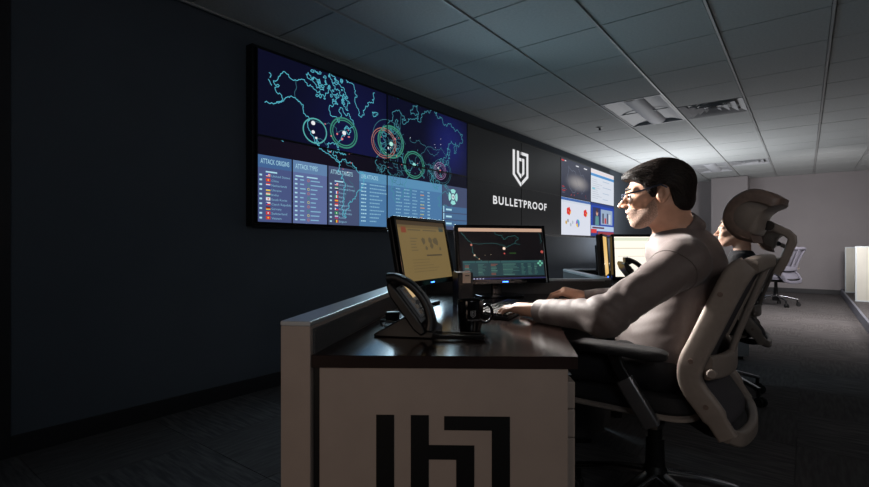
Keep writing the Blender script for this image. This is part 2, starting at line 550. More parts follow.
CONTENT = []        # (polygon in (along, up), material, layer)


def poly(p, m, layer=1):
    CONTENT.append((list(p), m, layer))


def rect(a0, b0, a1, b1, m, layer=1):
    poly([(a0, b0), (a1, b0), (a1, b1), (a0, b1)], m, layer)


def line(pts, w, m, layer=3):
    for (x0, y0), (x1, y1) in zip(pts[:-1], pts[1:]):
        dx, dy = x1 - x0, y1 - y0
        L = math.hypot(dx, dy)
        if L < 1e-5: continue
        nx, ny = -dy / L * w / 2, dx / L * w / 2
        ex, ey = dx / L * w * 0.3, dy / L * w * 0.3
        poly([(x0 + nx - ex, y0 + ny - ey), (x0 - nx - ex, y0 - ny - ey), (x1 - nx + ex, y1 - ny + ey), (x1 + nx + ex, y1 + ny + ey)], m, layer)


def ring(cx, cy, rx, ry, w, m, layer=4, n=36):
    for k in range(n):
        a, b = 2 * math.pi * k / n, 2 * math.pi * (k + 1) / n
        poly([(cx + (rx - w / 2) * math.cos(a), cy + (ry - w / 2) * math.sin(a)), (cx + (rx + w / 2) * math.cos(a), cy + (ry + w / 2) * math.sin(a)),
              (cx + (rx + w / 2) * math.cos(b), cy + (ry + w / 2) * math.sin(b)), (cx + (rx - w / 2) * math.cos(b), cy + (ry - w / 2) * math.sin(b))], m, layer)


def disc(cx, cy, r, m, layer=5, n=10, sx=1.2):
    poly([(cx + sx * r * math.cos(2 * math.pi * k / n), cy + r * math.sin(2 * math.pi * k / n)) for k in range(n)], m, layer)


_tc = bpy.data.curves.new('text', 'FONT'); _to = bpy.data.objects.new('text', _tc); COL.objects.link(_to)
_cache = {}


def text_tris(s, bold=0.0, space=1.0):
    """triangles of a string, 1 unit tall capitals"""
    k = (s, bold)
    if k not in _cache:
        _tc.body = s; _tc.offset = bold; _tc.space_character = space; _tc.resolution_u = 3
        dg = bpy.context.evaluated_depsgraph_get(); dg.update()
        me = _to.evaluated_get(dg).to_mesh()
        me.calc_loop_triangles()
        vs = [(v.co.x / 0.69, v.co.y / 0.69) for v in me.vertices]
        _cache[k] = [[vs[i] for i in t.vertices] for t in me.loop_triangles]
        _to.evaluated_get(dg).to_mesh_clear()
    return _cache[k]


def text(s, x, y, h, m, layer=4, width=None, bold=0.0, center=False, space=1.0):
    tr = text_tris(s, bold, space)
    if not tr: return
    x0 = min(p[0] for t in tr for p in t); x1 = max(p[0] for t in tr for p in t)
    sx = width / (x1 - x0) if width else h
    off = (x0 + x1) / 2 if center else x0
    for t in tr:
        poly([(x + (p[0] - off) * sx, y + p[1] * h) for p in t], m, layer)


def shield(x0, y0, w, h, m, layer=4, emit=None):
    """the b-in-a-shield emblem; x0,y0 = lower left of its box. Returns convex pieces in unit box too"""
    q = 0.135
    pieces = [
        [(0, 1), (0, .30), (q, .30), (q, 1)],
        [(0, .30), (.5, 0), (.5, .115), (q, .335), (q, .34)],
        [(.5, 0), (1, .30), (1 - q, .335), (.5, .115)],
        [(1 - q, .30), (1, .30), (1, .995), (1 - q, .995)],
        [(.51, .908), (1 - q, .908), (1 - q, .995), (.51, .995)],
        [(.26, 1), (.26, .385), (.26 + q, .385), (.26 + q, 1)],
        [(.26, .385), (.5, .235), (.5, .35), (.26 + q, .41)],
        [(.5, .235), (.735, .385), (.60, .41), (.5, .35)],
        [(.60, .385), (.735, .385), (.735, .815), (.60, .815)],
        [(.26 + q, .725), (.60, .725), (.60, .815), (.26 + q, .815)],
    ]
    out = [[(x0 + a * w, y0 + b * h) for a, b in p] for p in pieces]
    if m is not None:
        for p in out:
            poly(p, m, layer)
    return out


# --- world map (longitude, latitude)
COAST = [
 [(-168,66),(-162,68.5),(-156,71.3),(-141,69.6),(-128,70),(-115,68),(-108,68),(-95,68.5),(-94,72),(-90,69),(-82,69.5),(-81,67.5),(-87,65),(-94,61),(-94.5,58.8),(-92.5,57),(-85,55.3),(-82.3,55),(-82,52.9),(-79.5,51.3),(-78.8,52.5),(-76.5,56.5),(-78,59),(-77.5,62.5),(-73.5,62.3),(-69.5,59),(-66,58.8),(-64.5,60.3),(-61.5,57),(-57,54.5),(-55.8,52.5),(-60,50.2),(-66.5,50.2),(-71,47),(-65,49),(-64.3,47.8),(-61,45.3),(-66,43.6),(-67,44.8),(-70.5,43.2),(-70,41.7),(-74,40.5),(-76,37),(-75.6,35.2),(-79,33.2),(-81.3,31),(-80.1,26.5),(-81,25.2),(-82.7,28.5),(-84,30),(-89,30.3),(-91,29.2),(-94.7,29.4),(-97.3,27.5),(-97.7,22.5),(-96,19.2),(-94.5,18.2),(-91.5,18.6),(-90.4,21),(-87,21.4),(-88,18),(-88.8,15.8),(-84,15.8),(-83.5,11),(-80,9),(-77.3,8.6),(-75,10.8),(-71.5,12),(-68,11),(-62,10.7),(-57,6),(-51.5,4.2),(-50,0),(-44,-2.6),(-37,-5),(-35,-8),(-39,-13),(-39.5,-18),(-42,-22.8),(-48.5,-26),(-52,-33),(-57,-36.5),(-62,-39),(-65,-43),(-66,-47),(-69,-51),(-68,-54.5),(-74,-52),(-75.5,-46.5),(-73.5,-39),(-71.5,-30),(-70.3,-18.5),(-76,-14),(-81,-6),(-80,-2.5),(-78.8,1.5),(-77.3,4),(-78,7.5),(-80.3,7.4),(-83.5,8.5),(-86,11.5),(-91.5,14),(-95,16),(-99.5,16.6),(-105.5,20.3),(-109.4,25.8),(-113,31),(-114.8,31.5),(-112,27),(-109.6,23),(-112.2,25.5),(-115,29),(-117,32.5),(-120.6,34.6),(-122.5,37.7),(-124.3,40.4),(-124,46),(-123,49),(-128,51),(-131,55),(-134,58.3),(-139.5,59.6),(-146,60.8),(-151.5,59.3),(-154,58),(-158,56),(-164,54.6),(-158,58.5),(-162,59.8),(-165.5,61.5),(-164,63.5),(-161,64.5),(-166.5,64.5),(-168,66)],
 [(-58,75.5),(-54,70),(-51,66),(-48,61),(-43.5,60),(-40,65),(-32,68),(-22,70.5),(-20,75)], [(-68,76),(-58,75.5)],
 [(-80,73.7),(-76,72.8),(-68,70),(-62,66.5),(-65,62),(-72,64),(-74,67),(-79,70),(-86,71),(-89,73),(-80,73.7)],
 [(-117,73),(-108,73),(-102,69),(-112,69),(-117,73)],[(-124,74),(-116,72.5),(-120,71.5),(-125,72),(-124,74)],[(-100,73.5),(-97,72),(-101,71.5),(-100,73.5)],
 [(-84,65.5),(-81,64),(-86,63.5),(-84,65.5)],[(-95,75),(-85,75.5),(-80,74.6),(-92,74.5),(-95,75)],[(-115,75.5),(-106,75.5),(-108,74.8),(-115,75.5)],
 [(-6,35.8),(0,36),(10,37.3),(11,33.5),(20,31),(25,31.8),(32,31.2),(34,27),(37.2,21),(43,12),(51,11.8),(47,4),(41,-2),(39,-7),(40.5,-14.5),(35,-20),(35.5,-24),(32.5,-28),(27,-33.7),(20,-34.8),(18,-32),(15,-26.5),(12,-18),(13.5,-11),(9,-1),(9.5,4),(4.5,6.3),(-7.5,4.4),(-13.2,9),(-17.3,14.7),(-16,20),(-16,24),(-10,29.5),(-9.5,32),(-6,35.8)],
 [(-9,43),(-9,37),(-6,36.2),(-2,36.8),(0,39.5),(3.2,42.3),(7,43.5),(10,44),(12.5,41.5),(16,38.2),(18.3,40),(13,43.5),(12.3,45.3),(14,45),(19.5,41.5),(21,37.5),(23,36.6),(24,40),(26.5,40.5),(27,37),(30,36.5),(36,36.5),(35,33),(34.5,31.2),(32.5,30),(35,28),(39,21),(43,13),(45,12.8),(52,16),(59.5,22.5),(56.5,26),(51,24.8),(48,30),(51,28),(57,27),(61.5,25.2),(67,25),(70,21),(73,17),(76,10),(77.5,8),(80,13.5),(82,17),(87,21.2),(91,22.5),(94.3,17),(97.5,16.5),(98.5,9),(103.4,1.3),(103.5,4.5),(100,13.3),(105,8.7),(109,12),(106,19),(110,21),(114,22.4),(119,25.5),(122,30.5),(119.5,35),(122,37),(118,39),(121.5,40.8),(125,39.6),(126.5,34.5),(129.3,36),(127.5,39.5),(131,42.8),(135.5,44.3),(140.5,50),(141,53),(137.5,54),(142,59),(155,59.3),(160,61.5),(156,57),(156.7,51),(162,56),(164,60),(170,60),(177.5,62.6),(180,65),(180,69),(170,70),(160,69.7),(150,71.5),(140,72.5),(130,71),(113,73.8),(104,76.5),(98,76),(87,75),(80,73.5),(75,72.8),(73,68.5),(68,68.5),(67,72),(60,69),(54,68.5),(46,68.3),(44,66),(40,64.5),(38,64),(33,66.8),(41,66.8),(37,69),(31,70),(25.5,71),(19,70),(14,66),(10.5,63.5),(5.3,61.5),(6,58.2),(10.7,59.2),(12,57),(13.5,55.5),(16.5,56.8),(18.8,60),(17.3,62),(22,65.7),(25,65),(21.5,62),(23,60),(29,60),(23.5,59.2),(24,57),(21,56),(19,54.4),(11,54),(10,57.5),(8.2,56.5),(8.5,53.8),(4.5,52.5),(1.6,50.5),(-1.5,49.5),(-4.7,48.4),(-1.3,46),(-1.8,43.4),(-9,43)],
 [(-5,50),(1,51.2),(1.5,52.8),(-2,55.8),(-3,58.6),(-6,56.5),(-3,54),(-5,52),(-5,50)],[(-10,52),(-6,52.2),(-6,55),(-10,54),(-10,52)],
 [(-24,65.5),(-19,66),(-14,65),(-19,63.4),(-24,65.5)],[(52,71),(56,74),(67,76.5),(58,72),(52,71)],[(14,77),(22,76.8),(25,76),(16,76),(14,77)],
 [(130,31.5),(135,34),(140,35.5),(141.5,40),(140,41),(136,36.5),(131,34),(130,31.5)],[(140,42),(145,43.5),(142,45.4),(140,42)],[(142,46),(143.5,50),(142.5,54),(142,46)],
 [(95.5,5.5),(101,0),(106,-5.8),(102,-4),(95.5,5.5)],[(109,1.5),(115,5),(118,4),(116,-3.5),(110,-2.5),(109,1.5)],[(106,-6.2),(114,-7.5),(114,-8.6),(106,-7),(106,-6.2)],
 [(120,18),(122,16),(124,12.5),(120,14),(120,18)],[(131,-1),(140,-2.5),(147,-6.5),(143,-8.8),(138,-6.5),(131,-1)],
 [(114,-22),(122,-18),(130,-12.5),(136,-12),(139,-17.3),(142,-11),(146,-19),(153,-26),(150,-37.5),(145,-38.5),(138,-34),(131,-31.5),(118,-35),(115,-33.5),(114,-22)],
 [(44,-17),(49.5,-12.5),(47,-25),(44,-24),(44,-17)],[(80,9.5),(81.8,7),(80.3,6),(80,9.5)],[(-85,22),(-78,22.3),(-74.5,20.2),(-78,20),(-85,22)],[(-74,19.7),(-68.5,18.6),(-73,18),(-74,19.7)],
 [(-164,54.6),(-170,53),(-178,52)],[(-160,21.8),(-156,20)],[(-170,63.5),(-171.5,64.3),(-174,66)],[(-172,67),(-173,69)],
]
BORDER = [
 [(-141,69.6),(-141,60.2),(-135,59),(-130,55.5)],[(-123,49),(-95,49),(-88,48),(-83,46),(-82.5,42.5),(-79,43),(-75,45),(-71,45),(-69,47.3),(-67,45)],[(-117,32.5),(-111,31.4),(-106.5,31.8),(-101.5,29.8),(-97.3,26)],
 [(-72,11),(-67,6),(-60,5),(-57,3),(-52,2)],[(-70,-4),(-73,-10),(-65,-11),(-58,-18),(-54,-25),(-57,-30)],[(-69,-18),(-66,-23),(-69,-34),(-72,-45),(-71,-52)],[(-80,-3),(-70,0),(-70,-4)],
 [(30,70),(29,62),(28,58),(31,53),(38,49),(40,47)],[(50,52),(60,51),(70,55),(80,51),(87,49),(98,51),(108,49.5),(117,50),(122,53.3),(131,48),(134,45)],[(87,49),(80,43),(73,39.5),(78,35),(88,28),(97,28),(98,23),(102,22),(108,21.5)],
 [(88,48),(96,43),(105,41.5),(112,44),(117,48)],[(61,25.5),(61,31),(66,38),(73,39)],[(66,25),(71,28),(75,32),(78,35)],[(48,30),(45,35),(44,39),(48,40)],[(-1,43.3),(3,42.4)],[(3,51),(7,48),(8,44)],[(7,53),(15,51),(23,52),(24,56)],[(14,51),(19,49),(23,48),(29,45.5)],[(14,46),(20,44),(28,44)],
 [(25,31.5),(25,22),(37,22)],[(10,33),(10,24),(24,20)],[(-8,30),(-5,25),(4,19),(15,23)],[(-12,15),(0,15),(4,12),(14,13)],[(24,20),(24,10),(34,8),(36,4)],[(10,4),(15,2),(19,5),(28,4),(30,-2),(30,-9),(33,-10)],[(12,-6),(17,-8),(24,-11),(30,-9)],[(12,-17),(20,-18),(25,-18),(30,-22)],[(20,-28),(20,-22),(25,-25),(30,-22)],
]
C_COAST = glow((84, 176, 196)); C_EAST = glow((66, 138, 152)); C_BRD = glow((58, 112, 126))


def geo(lon, lat):
    m = math.log(math.tan(math.pi / 4 + math.radians(lat) / 2))
    return (3.085 + 0.0067 * lon, 1.632 + 0.343 * m)


rnd = random.Random(3)


def rough(pts, amp, depth):
    for _ in range(depth):
        out = [pts[0]]
        for a, b in zip(pts[:-1], pts[1:]):
            L = math.hypot(b[0] - a[0], b[1] - a[1]); k = rnd.uniform(-amp, amp)
            if L > 0.018:
                out.append(((a[0] + b[0]) / 2 - (b[1] - a[1]) * k, (a[1] + b[1]) / 2 + (b[0] - a[0]) * k))
            out.append(b)
        pts = out
    return pts


for c in COAST:
    east = c[0][0] > -13 or c[0] == (-9, 43)
    line(rough([geo(*p) for p in c], 0.42, 4), 0.0052 if east else 0.0056, C_EAST if east else C_COAST, 3)
for c in BORDER:
    line(rough([geo(*p) for p in c], 0.2, 3), 0.0038, C_BRD, 2)
for k in range(70):     # crowded small borders of Europe and Africa
    lon, lat = rnd.choice(((rnd.uniform(-5, 30), rnd.uniform(40, 58)), (rnd.uniform(-12, 38), rnd.uniform(-15, 28)), (rnd.uniform(92, 110), rnd.uniform(8, 26))))
    g = geo(lon, lat); a0_ = rnd.uniform(0, 6.28); L_ = rnd.uniform(.02, .06)
    line(rough([g, (g[0] + L_ * math.cos(a0_), g[1] + L_ * math.sin(a0_)), (g[0] + L_ * 1.5 * math.cos(a0_ + .9), g[1] + L_ * 1.5 * math.sin(a0_ + .9))], 0.3, 2), 0.0036, C_BRD, 2)
for k in range(24):     # small arctic islets
    lon, lat = rnd.uniform(-118, -66), rnd.uniform(65, 75.5)
    g = geo(lon, lat); a = rnd.uniform(0.005, 0.016)
    line([(g[0] + a * math.cos(t) * rnd.uniform(.6, 1.3), g[1] + a * math.sin(t) * rnd.uniform(.5, 1.2)) for t in np.linspace(0, 6.28, 8)], 0.0055, C_COAST, 3)
C_RING = glow((84, 168, 166)); C_RING2 = glow((58, 132, 112)); C_ORANGE = glow((176, 112, 100)); C_WHITE = glow((235, 235, 240)); C_PINK = glow((224, 120, 130)); C_MAUVE = glow((150, 120, 160)); C_RED = glow((214, 52, 48))
for (px, py, r, w, m, n) in ((315, 131, .092, .010, C_RING, 1), (344, 133, .118, .012, C_RING2, 2), (391, 142, .14, .014, C_RING2, 2), (384, 143, .13, .007, C_ORANGE, 2), (388, 138, .16, .005, C_BRD, 1), (414, 165, .125, .011, C_RING2, 2), (440, 171, .085, .006, C_MAUVE, 3), (442, 172, .13, .004, C_BRD, 2)):
    c = wallpx(px, py)
    for k in range(n):
        ring(c[0], c[1], (r - k * 0.018) * 1.18, r - k * 0.018, w * (1 - 0.25 * k), m, 4)
for (px, py, r, m) in ((313, 123, .016, C_WHITE), (313, 132, .013, C_WHITE), (316, 138, .009, C_WHITE), (344, 133, .017, C_WHITE), (342, 139, .01, C_PINK), (337, 134, .008, C_PINK), (331, 136, .006, C_PINK), (349, 137, .006, C_PINK), (391, 144, .02, glow((180, 235, 220))), (388, 148, .009, C_WHITE), (395, 139, .008, C_PINK), (414, 165, .02, glow((150, 222, 214))), (440, 171, .014, C_PINK), (438, 168, .008, C_WHITE), (325, 124, .005, C_PINK), (351, 163, .005, C_RED), (330, 152, .005, C_PINK)):
    c = wallpx(px, py); disc(c[0], c[1], r, m, 5)
for k in range(30):
    c = wallpx(rnd.choice((391, 391, 440, 414, 344)) + rnd.gauss(0, 6), rnd.choice((142, 150, 168, 165, 136)) + rnd.gauss(0, 5)); disc(c[0], c[1], rnd.uniform(.003, .006), rnd.choice((C_PINK, C_WHITE, C_RING)), 5, 6)

# --- attack tables
C_T1 = glow((72, 84, 128)); C_T2 = glow((92, 106, 152)); C_T3 = glow((70, 80, 112)); C_T4 = glow((74, 118, 162)); C_H1 = glow((66, 100, 146)); C_H2 = glow((96, 128, 168)); C_H4 = glow((88, 140, 178)); C_TXT = glow((168, 214, 230)); C_DTX = glow((130, 178, 204)); C_OR = glow((216, 150, 90)); C_YEL = glow((190, 190, 110))
yT, yB = 1.636, VZ0 + 0.006
cols = [(VY0 + 0.006, wallpx(291.5, 160)[0], C_T1, C_H1), (wallpx(293, 160)[0], wallpx(327, 160)[0], C_T2, C_H2), (wallpx(328.5, 160)[0], wallpx(359, 160)[0], C_T3, C_T3), (wallpx(359.2, 160)[0], wallpx(442, 160)[0], C_T4, C_H4), (wallpx(442.4, 180)[0], VY0 + 2 * PW - 0.006, glow((66, 76, 106)), glow((66, 76, 106)))]
for k, (a, b, c, h) in enumerate(cols):
    rect(a, yB, b, yT, c, 1)
    if k < 4: rect(a, yT - 0.085, b, yT, h, 2)
text('ATTACK ORIGINS', cols[0][0] + 0.02, yT - 0.058, 0.034, C_TXT, 4, 0.23)
text('ATTACK TYPES', cols[1][0] + 0.02, yT - 0.058, 0.034, C_TXT, 4, 0.2)
text('ATTACK TARGETS', cols[2][0] + 0.02, yT - 0.058, 0.034, C_TXT, 4, 0.23)
text('LIVE ATTACKS', cols[3][0] + 0.02, yT - 0.058, 0.034, C_TXT, 4, 0.2)
R_, W_, B_, G_, Y_, K_, O_ = (glow(c) for c in ((204, 54, 50), (222, 222, 226), (44, 64, 160), (52, 150, 84), (224, 196, 70), (30, 30, 34), (226, 140, 54)))


def flag(x, y, kind, w=0.034, h=0.021):
    t, cs = kind
    if t == 'h':
        for i, c in enumerate(cs): rect(x, y + h - (i + 1) * h / len(cs), x + w, y + h - i * h / len(cs), c, 4)
    elif t == 'v':
        for i, c in enumerate(cs): rect(x + i * w / len(cs), y, x + (i + 1) * w / len(cs), y + h, c, 4)
    elif t == 'us':
        for i in range(5): rect(x, y + h - (i + 1) * h / 5, x + w, y + h - i * h / 5, R_ if i % 2 == 0 else W_, 4)
        rect(x, y + h * .4, x + w * .45, y + h, B_, 5)
    elif t == 'dot':
        rect(x, y, x + w, y + h, cs[0], 4); disc(x + w / 2, y + h / 2, h * .27, cs[1], 5, 8, 1.0)
    elif t == 'tri':
        rect(x, y + h / 2, x + w, y + h, cs[0], 4); rect(x, y, x + w, y + h / 2, cs[1], 4); poly([(x, y), (x + w * .45, y + h / 2), (x, y + h)], cs[2], 5)


org = [('United States', ('us', 0)), ('China', ('dot', (R_, Y_))), ('Netherlands', ('h', (R_, W_, B_))), ('Ukraine', ('h', (B_, Y_))), ('India', ('h', (O_, W_, G_))), ('South Korea', ('dot', (W_, R_))), ('Czech Republic', ('tri', (W_, R_, B_))), ('Germany', ('h', (K_, R_, Y_))), ('Switzerland', ('dot', (R_, W_))), ('Vietnam', ('dot', (R_, Y_)))]
tgt = [('United States', ('us', 0)), ('United Arab Emirates', ('h', (G_, W_, K_))), ('France', ('v', (B_, W_, R_))), ('Italy', ('v', (G_, W_, R_))), ('Spain', ('h', (R_, Y_, R_))), ('Singapore', ('h', (R_, W_))), ('Philippines', ('tri', (B_, R_, W_))), ('Saudi Arabia', ('dot', (G_, W_))), ('Russia', ('h', (W_, B_, R_))), ('Belgium', ('v', (K_, Y_, R_)))]
ry = [yT - 0.145 - k * 0.0325 for k in range(10)]
for (c0, names) in ((cols[0], org), (cols[2], tgt)):
    rect(c0[0] + 0.06, yT - 0.117, c0[0] + 0.15, yT - 0.107, C_TXT, 4)
    for y, (s, fl) in zip(ry, names):
        rect(c0[0] + 0.012, y + 0.002, c0[0] + 0.032, y + 0.014, C_TXT, 4)
        flag(c0[0] + 0.062, y - 0.001, fl)
        text(s, c0[0] + 0.105, y, 0.0155, C_DTX, 4, min(0.17, 0.0115 * len(s)))
c0 = cols[1]
rect(c0[0] + 0.02, yT - 0.117, c0[0] + 0.09, yT - 0.108, C_TXT, 4); rect(c0[0] + 0.12, yT - 0.117, c0[0] + 0.22, yT - 0.108, C_TXT, 4)
for k, y in enumerate(ry):
    rect(c0[0] + 0.015, y + .002, c0[0] + 0.037, y + 0.013, C_TXT, 4)
    rect(c0[0] + 0.06, y + .003, c0[0] + 0.06 + rnd.uniform(.03, .05), y + 0.012, C_DTX, 4)
    ring(c0[0] + 0.135, y + 0.008, 0.009, 0.009, 0.004, (C_ORANGE, C_RING2, C_YEL)[k % 3], 4, 10)
    rect(c0[0] + 0.155, y + .003, c0[0] + 0.155 + rnd.uniform(.03, .12), y + 0.011, C_DTX, 4)
c0 = cols[3]
for k in range(11):
    y = yT - 0.112 - k * 0.031
    for (o, lo, hi, c) in ((.02, .05, .06, C_TXT), (.12, .06, .2, C_DTX), (.45, .05, .08, C_DTX), (.56, .05, .09, C_DTX), (.68, .04, .07, C_DTX), (.80, .03, .06, rnd.choice((C_DTX, C_DTX, C_YEL, C_OR))), (.91, .02, .03, C_TXT)):
        x = c0[0] + o
        e = x + rnd.uniform(lo, hi)
        while x < e:
            w = rnd.uniform(.008, .022)
            rect(x, y + .003, min(x + w, c0[1] - .005), y + 0.0125, c, 4); x += w + .005
# four-petal badge and side list
bx, by = wallpx(453, 197)
for k in range(4):
    a0 = math.radians(45 + 90 * k + 10); a1 = math.radians(45 + 90 * (k + 1) - 10)
    for q in range(6):
        a, b = a0 + (a1 - a0) * q / 6, a0 + (a1 - a0) * (q + 1) / 6
        poly([(bx + .04 * math.cos(a), by + .04 * math.sin(a)), (bx + .082 * math.cos(a), by + .082 * math.sin(a)), (bx + .082 * math.cos(b), by + .082 * math.sin(b)), (bx + .04 * math.cos(b), by + .04 * math.sin(b))], glow((150, 220, 214)), 4)
disc(bx, by, .03, glow((190, 230, 226)), 4, 14, 1.0); disc(bx, by, .014, C_MAUVE, 5, 8, 1.0)
for k, s in enumerate((.118, .19, .262)):
    y = 1.172 + .255 - s + .1
    rect(cols[4][0] + .012, y - .05, VY0 + 2 * PW - .012, y + .012, glow((70, 104, 142)), 2)
    rect(cols[4][0] + .012, y - .05, cols[4][0] + .03, y + .012, glow((160, 205, 225)), 3)
    rect(cols[4][0] + .06, y - .03, cols[4][0] + .16, y - .012, C_TXT, 4)

# --- emblem and name
L0, L1, LB = wallpx(512.6, 151), wallpx(528.2, 155), wallpx(522, 187)
C_LOGO = glow((226, 226, 228))
shield(L0[0], LB[1], L1[0] - L0[0], 2.235 - LB[1], C_LOGO)
T0 = wallpx(493, 203.5); T1 = wallpx(546.5, 210)
text('BULLETPROOF', T0[0], 1.512, 0.094, C_LOGO, 4, T1[0] - T0[0], bold=0.022, space=1.22)

# --- right-hand pages
S4, S5, S6 = VY0 + 4 * PW, VY0 + 5 * PW, VY0 + 6 * PW
ZM = VZ0 + PH; ZT = VZ0 + 2 * PH
# grey map page
rect(S4 + .02, ZT - .05, S4 + .12, ZT - .03, C_RED, 4); rect(S4 + .14, ZT - .045, S4 + .2, ZT - .032, C_WHITE, 4)
rect(S4 + .6, ZT - .07, S4 + .72, ZT - .055, C_WHITE, 4); rect(S4 + .95, ZT - .07, S4 + 1.1, ZT - .055, C_WHITE, 4)
gm = glow((104, 108, 124))
line(rough([(S4 + .3, ZT - .1), (S4 + .25, ZT - .25), (S4 + .35, ZT - .45), (S4 + .55, ZT - .5), (S4 + .7, ZT - .4), (S4 + .6, ZT - .2), (S4 + .3, ZT - .1)], .2, 3), .008, gm)
line(rough([(S4 + .7, ZT - .1), (S4 + .95, ZT - .2), (S4 + 1.0, ZT - .4), (S4 + .85, ZT - .5), (S4 + .72, ZT - .38)], .2, 3), .008, gm)
for k in range(9): disc(S4 + .15 + rnd.uniform(0, 1), ZM + rnd.uniform(.02, .12), .008, rnd.choice((C_RED, C_ORANGE)), 4, 6)
for k in range(4): rect(S4 + .04, ZM + .06 + k * .03, S4 + .12 + rnd.uniform(0, .06), ZM + .07 + k * .03, C_RED if k % 2 else gm, 4)
# white mail page with a blue bar
rect(S5 + .01, ZT - .075, S6 - .01, ZT - .02, glow((226, 214, 216)), 3); rect(S5 + .01, ZT - .13, S6 - .01, ZT - .085, glow((70, 140, 200)), 3)
for k in range(10):
    rect(S5 + .08, ZT - .19 - k * .036, S5 + .08 + rnd.uniform(.2, .5), ZT - .182 - k * .036, glow((176, 184, 196)), 3)
    if k % 3 == 0: rect(S5 + .62, ZT - .19 - k * .036, S5 + .62 + rnd.uniform(.2, .5), ZT - .178 - k * .036, glow((168, 186, 206)), 3)
rect(S5 + .07, ZT - .36, S5 + .22, ZT - .335, glow((120, 196, 214)), 4)
# white chart page
rect(S4 + .01, ZM - .05, S5 - .01, ZM - .01, glow((64, 104, 168)), 3); rect(S4 + .01, ZM - .085, S5 - .01, ZM - .05, glow((206, 214, 226)), 3)
for (x, y) in ((.30, .38), (1.02, .38)):
    r2 = glow((216, 44, 34))
    for k in range(5):
        a = rnd.uniform(0, 6.28); disc(S4 + x + .05 * math.cos(k * 1.26), VZ0 + y + .035 * math.sin(k * 1.26), .034, r2, 4, 7)
    disc(S4 + x + .06, VZ0 + y - .02, .022, glow((240, 170, 50)), 5, 6)
pie = [(glow((60, 170, 190)), 0, 110), (glow((150, 90, 190)), 110, 190), (glow((230, 190, 70)), 190, 280), (glow((90, 130, 210)), 280, 360)]
for m, a0, a1 in pie:
    for q in range(6):
        a, b = math.radians(a0 + (a1 - a0) * q / 6), math.radians(a0 + (a1 - a0) * (q + 1) / 6)
        poly([(S4 + .68, VZ0 + .2), (S4 + .68 + .08 * math.cos(a), VZ0 + .2 + .065 * math.sin(a)), (S4 + .68 + .08 * math.cos(b), VZ0 + .2 + .065 * math.sin(b))], m, 4)
for (x, y, c) in ((.2, .2, (200, 160, 60)), (.27, .23, (150, 150, 160)), (.38, .17, (170, 180, 190)), (.46, .21, (180, 190, 200))):
    disc(S4 + x, VZ0 + y, .03, glow(c), 4, 6)
for x in (.62, ): line([(S4 + x, VZ0 + .3), (S4 + x, ZM - .1)], .004, glow((214, 216, 222)))
# news broadcast page: anchor at the left, street picture, captions
rect(S5 + .01, VZ0 + .09, S6 - .01, ZM - .05, glow((24, 66, 170)), 2)
rect(S5 + .1, VZ0 + .2, S5 + .5, ZM - .08, glow((30, 44, 96)), 3)
rect(S5 + .52, VZ0 + .22, S6 - .1, ZM - .1, glow((150, 170, 196)), 3)
poly([(S5 + .22, VZ0 + .2), (S5 + .42, VZ0 + .2), (S5 + .40, VZ0 + .36), (S5 + .24, VZ0 + .36)], glow((86, 140, 140)), 4); disc(S5 + .32, VZ0 + .42, .055, glow((206, 160, 136)), 4, 10, 1.0); disc(S5 + .32, VZ0 + .46, .045, glow((70, 46, 36)), 5, 8, 1.1)
for (x, w, c) in ((.6, .08, (60, 60, 76)), (.72, .1, (190, 60, 60)), (.85, .08, (70, 80, 110)), (.96, .1, (200, 206, 214))): rect(S5 + x, VZ0 + .24, S5 + x + w, VZ0 + .24 + rnd.uniform(.1, .2), glow(c), 4)
rect(S5 + .02, VZ0 + .1, S6 - .02, VZ0 + .19, glow((178, 200, 226)), 3); rect(S5 + .02, VZ0 + .06, S5 + .3, VZ0 + .13, C_RED, 4); rect(S5 + .36, VZ0 + .03, S6 - .02, VZ0 + .09, glow((150, 50, 56)), 3)
rect(S5 + .08, VZ0 + .14, S5 + .7, VZ0 + .17, glow((90, 50, 70)), 4)

GL = lambda n, b, m, c, r: glow_blob(n, b, m, c, r)
screens = {   # (column, row from the top): screen material, label
 (0, 0): (GL('map_screen_upper_west', (10, 11, 34), (18, 20, 62), (0, 0.95, 0.1), (1, 0.75, 0.9)), 'upper display at the left end of the video wall, outlining Alaska and Canada'),
 (1, 0): (GL('map_screen_upper_east', (10, 11, 34), (24, 30, 92), (0, 0.95, 0.3), (1, 0.5, 0.5)), 'upper video wall display outlining Europe and Russia with rings'),
 (0, 1): (GL('map_screen_lower_west', (14, 11, 24), (20, 14, 28), (0, 0.5, 0.5), (1, 0.6, 0.3)), 'lower display at the left end of the video wall, with attack origin tables'),
 (1, 1): (GL('map_screen_lower_east', (11, 11, 28), (16, 14, 40), (0, 0.5, 0.5), (1, 0.6, 0.3)), 'lower video wall display with the blue live attack list and round badge'),
 (2, 0): (glow((20, 21, 22), name='dark_screen'), 'upper dark video wall display holding the left half of the white emblem'),
 (3, 0): (glow((20, 21, 22), name='dark_screen'), 'upper dark video wall display holding the right half of the white emblem'),
 (2, 1): (glow((19, 20, 21), name='dark_screen_low'), 'lower dark video wall display with the first half of the company name'),
 (3, 1): (glow((19, 20, 21), name='dark_screen_low'), 'lower dark video wall display with the last half of the company name'),
 (4, 0): (GL('grey_map_screen', (44, 48, 66), (150, 146, 146), (0, 0.7, 0.26), (1, 0.62, 0.17)), 'upper video wall display showing a grey map with a pale glow'),
 (5, 0): (glow((214, 220, 230)), 'upper display at the far end of the video wall, a white page with blue bar'),
 (4, 1): (glow((216, 220, 232)), 'lower video wall display with a white page of red and coloured charts'),
 (5, 1): (glow((28, 56, 130)), 'lower display at the far end of the video wall, a blue news broadcast'),
}


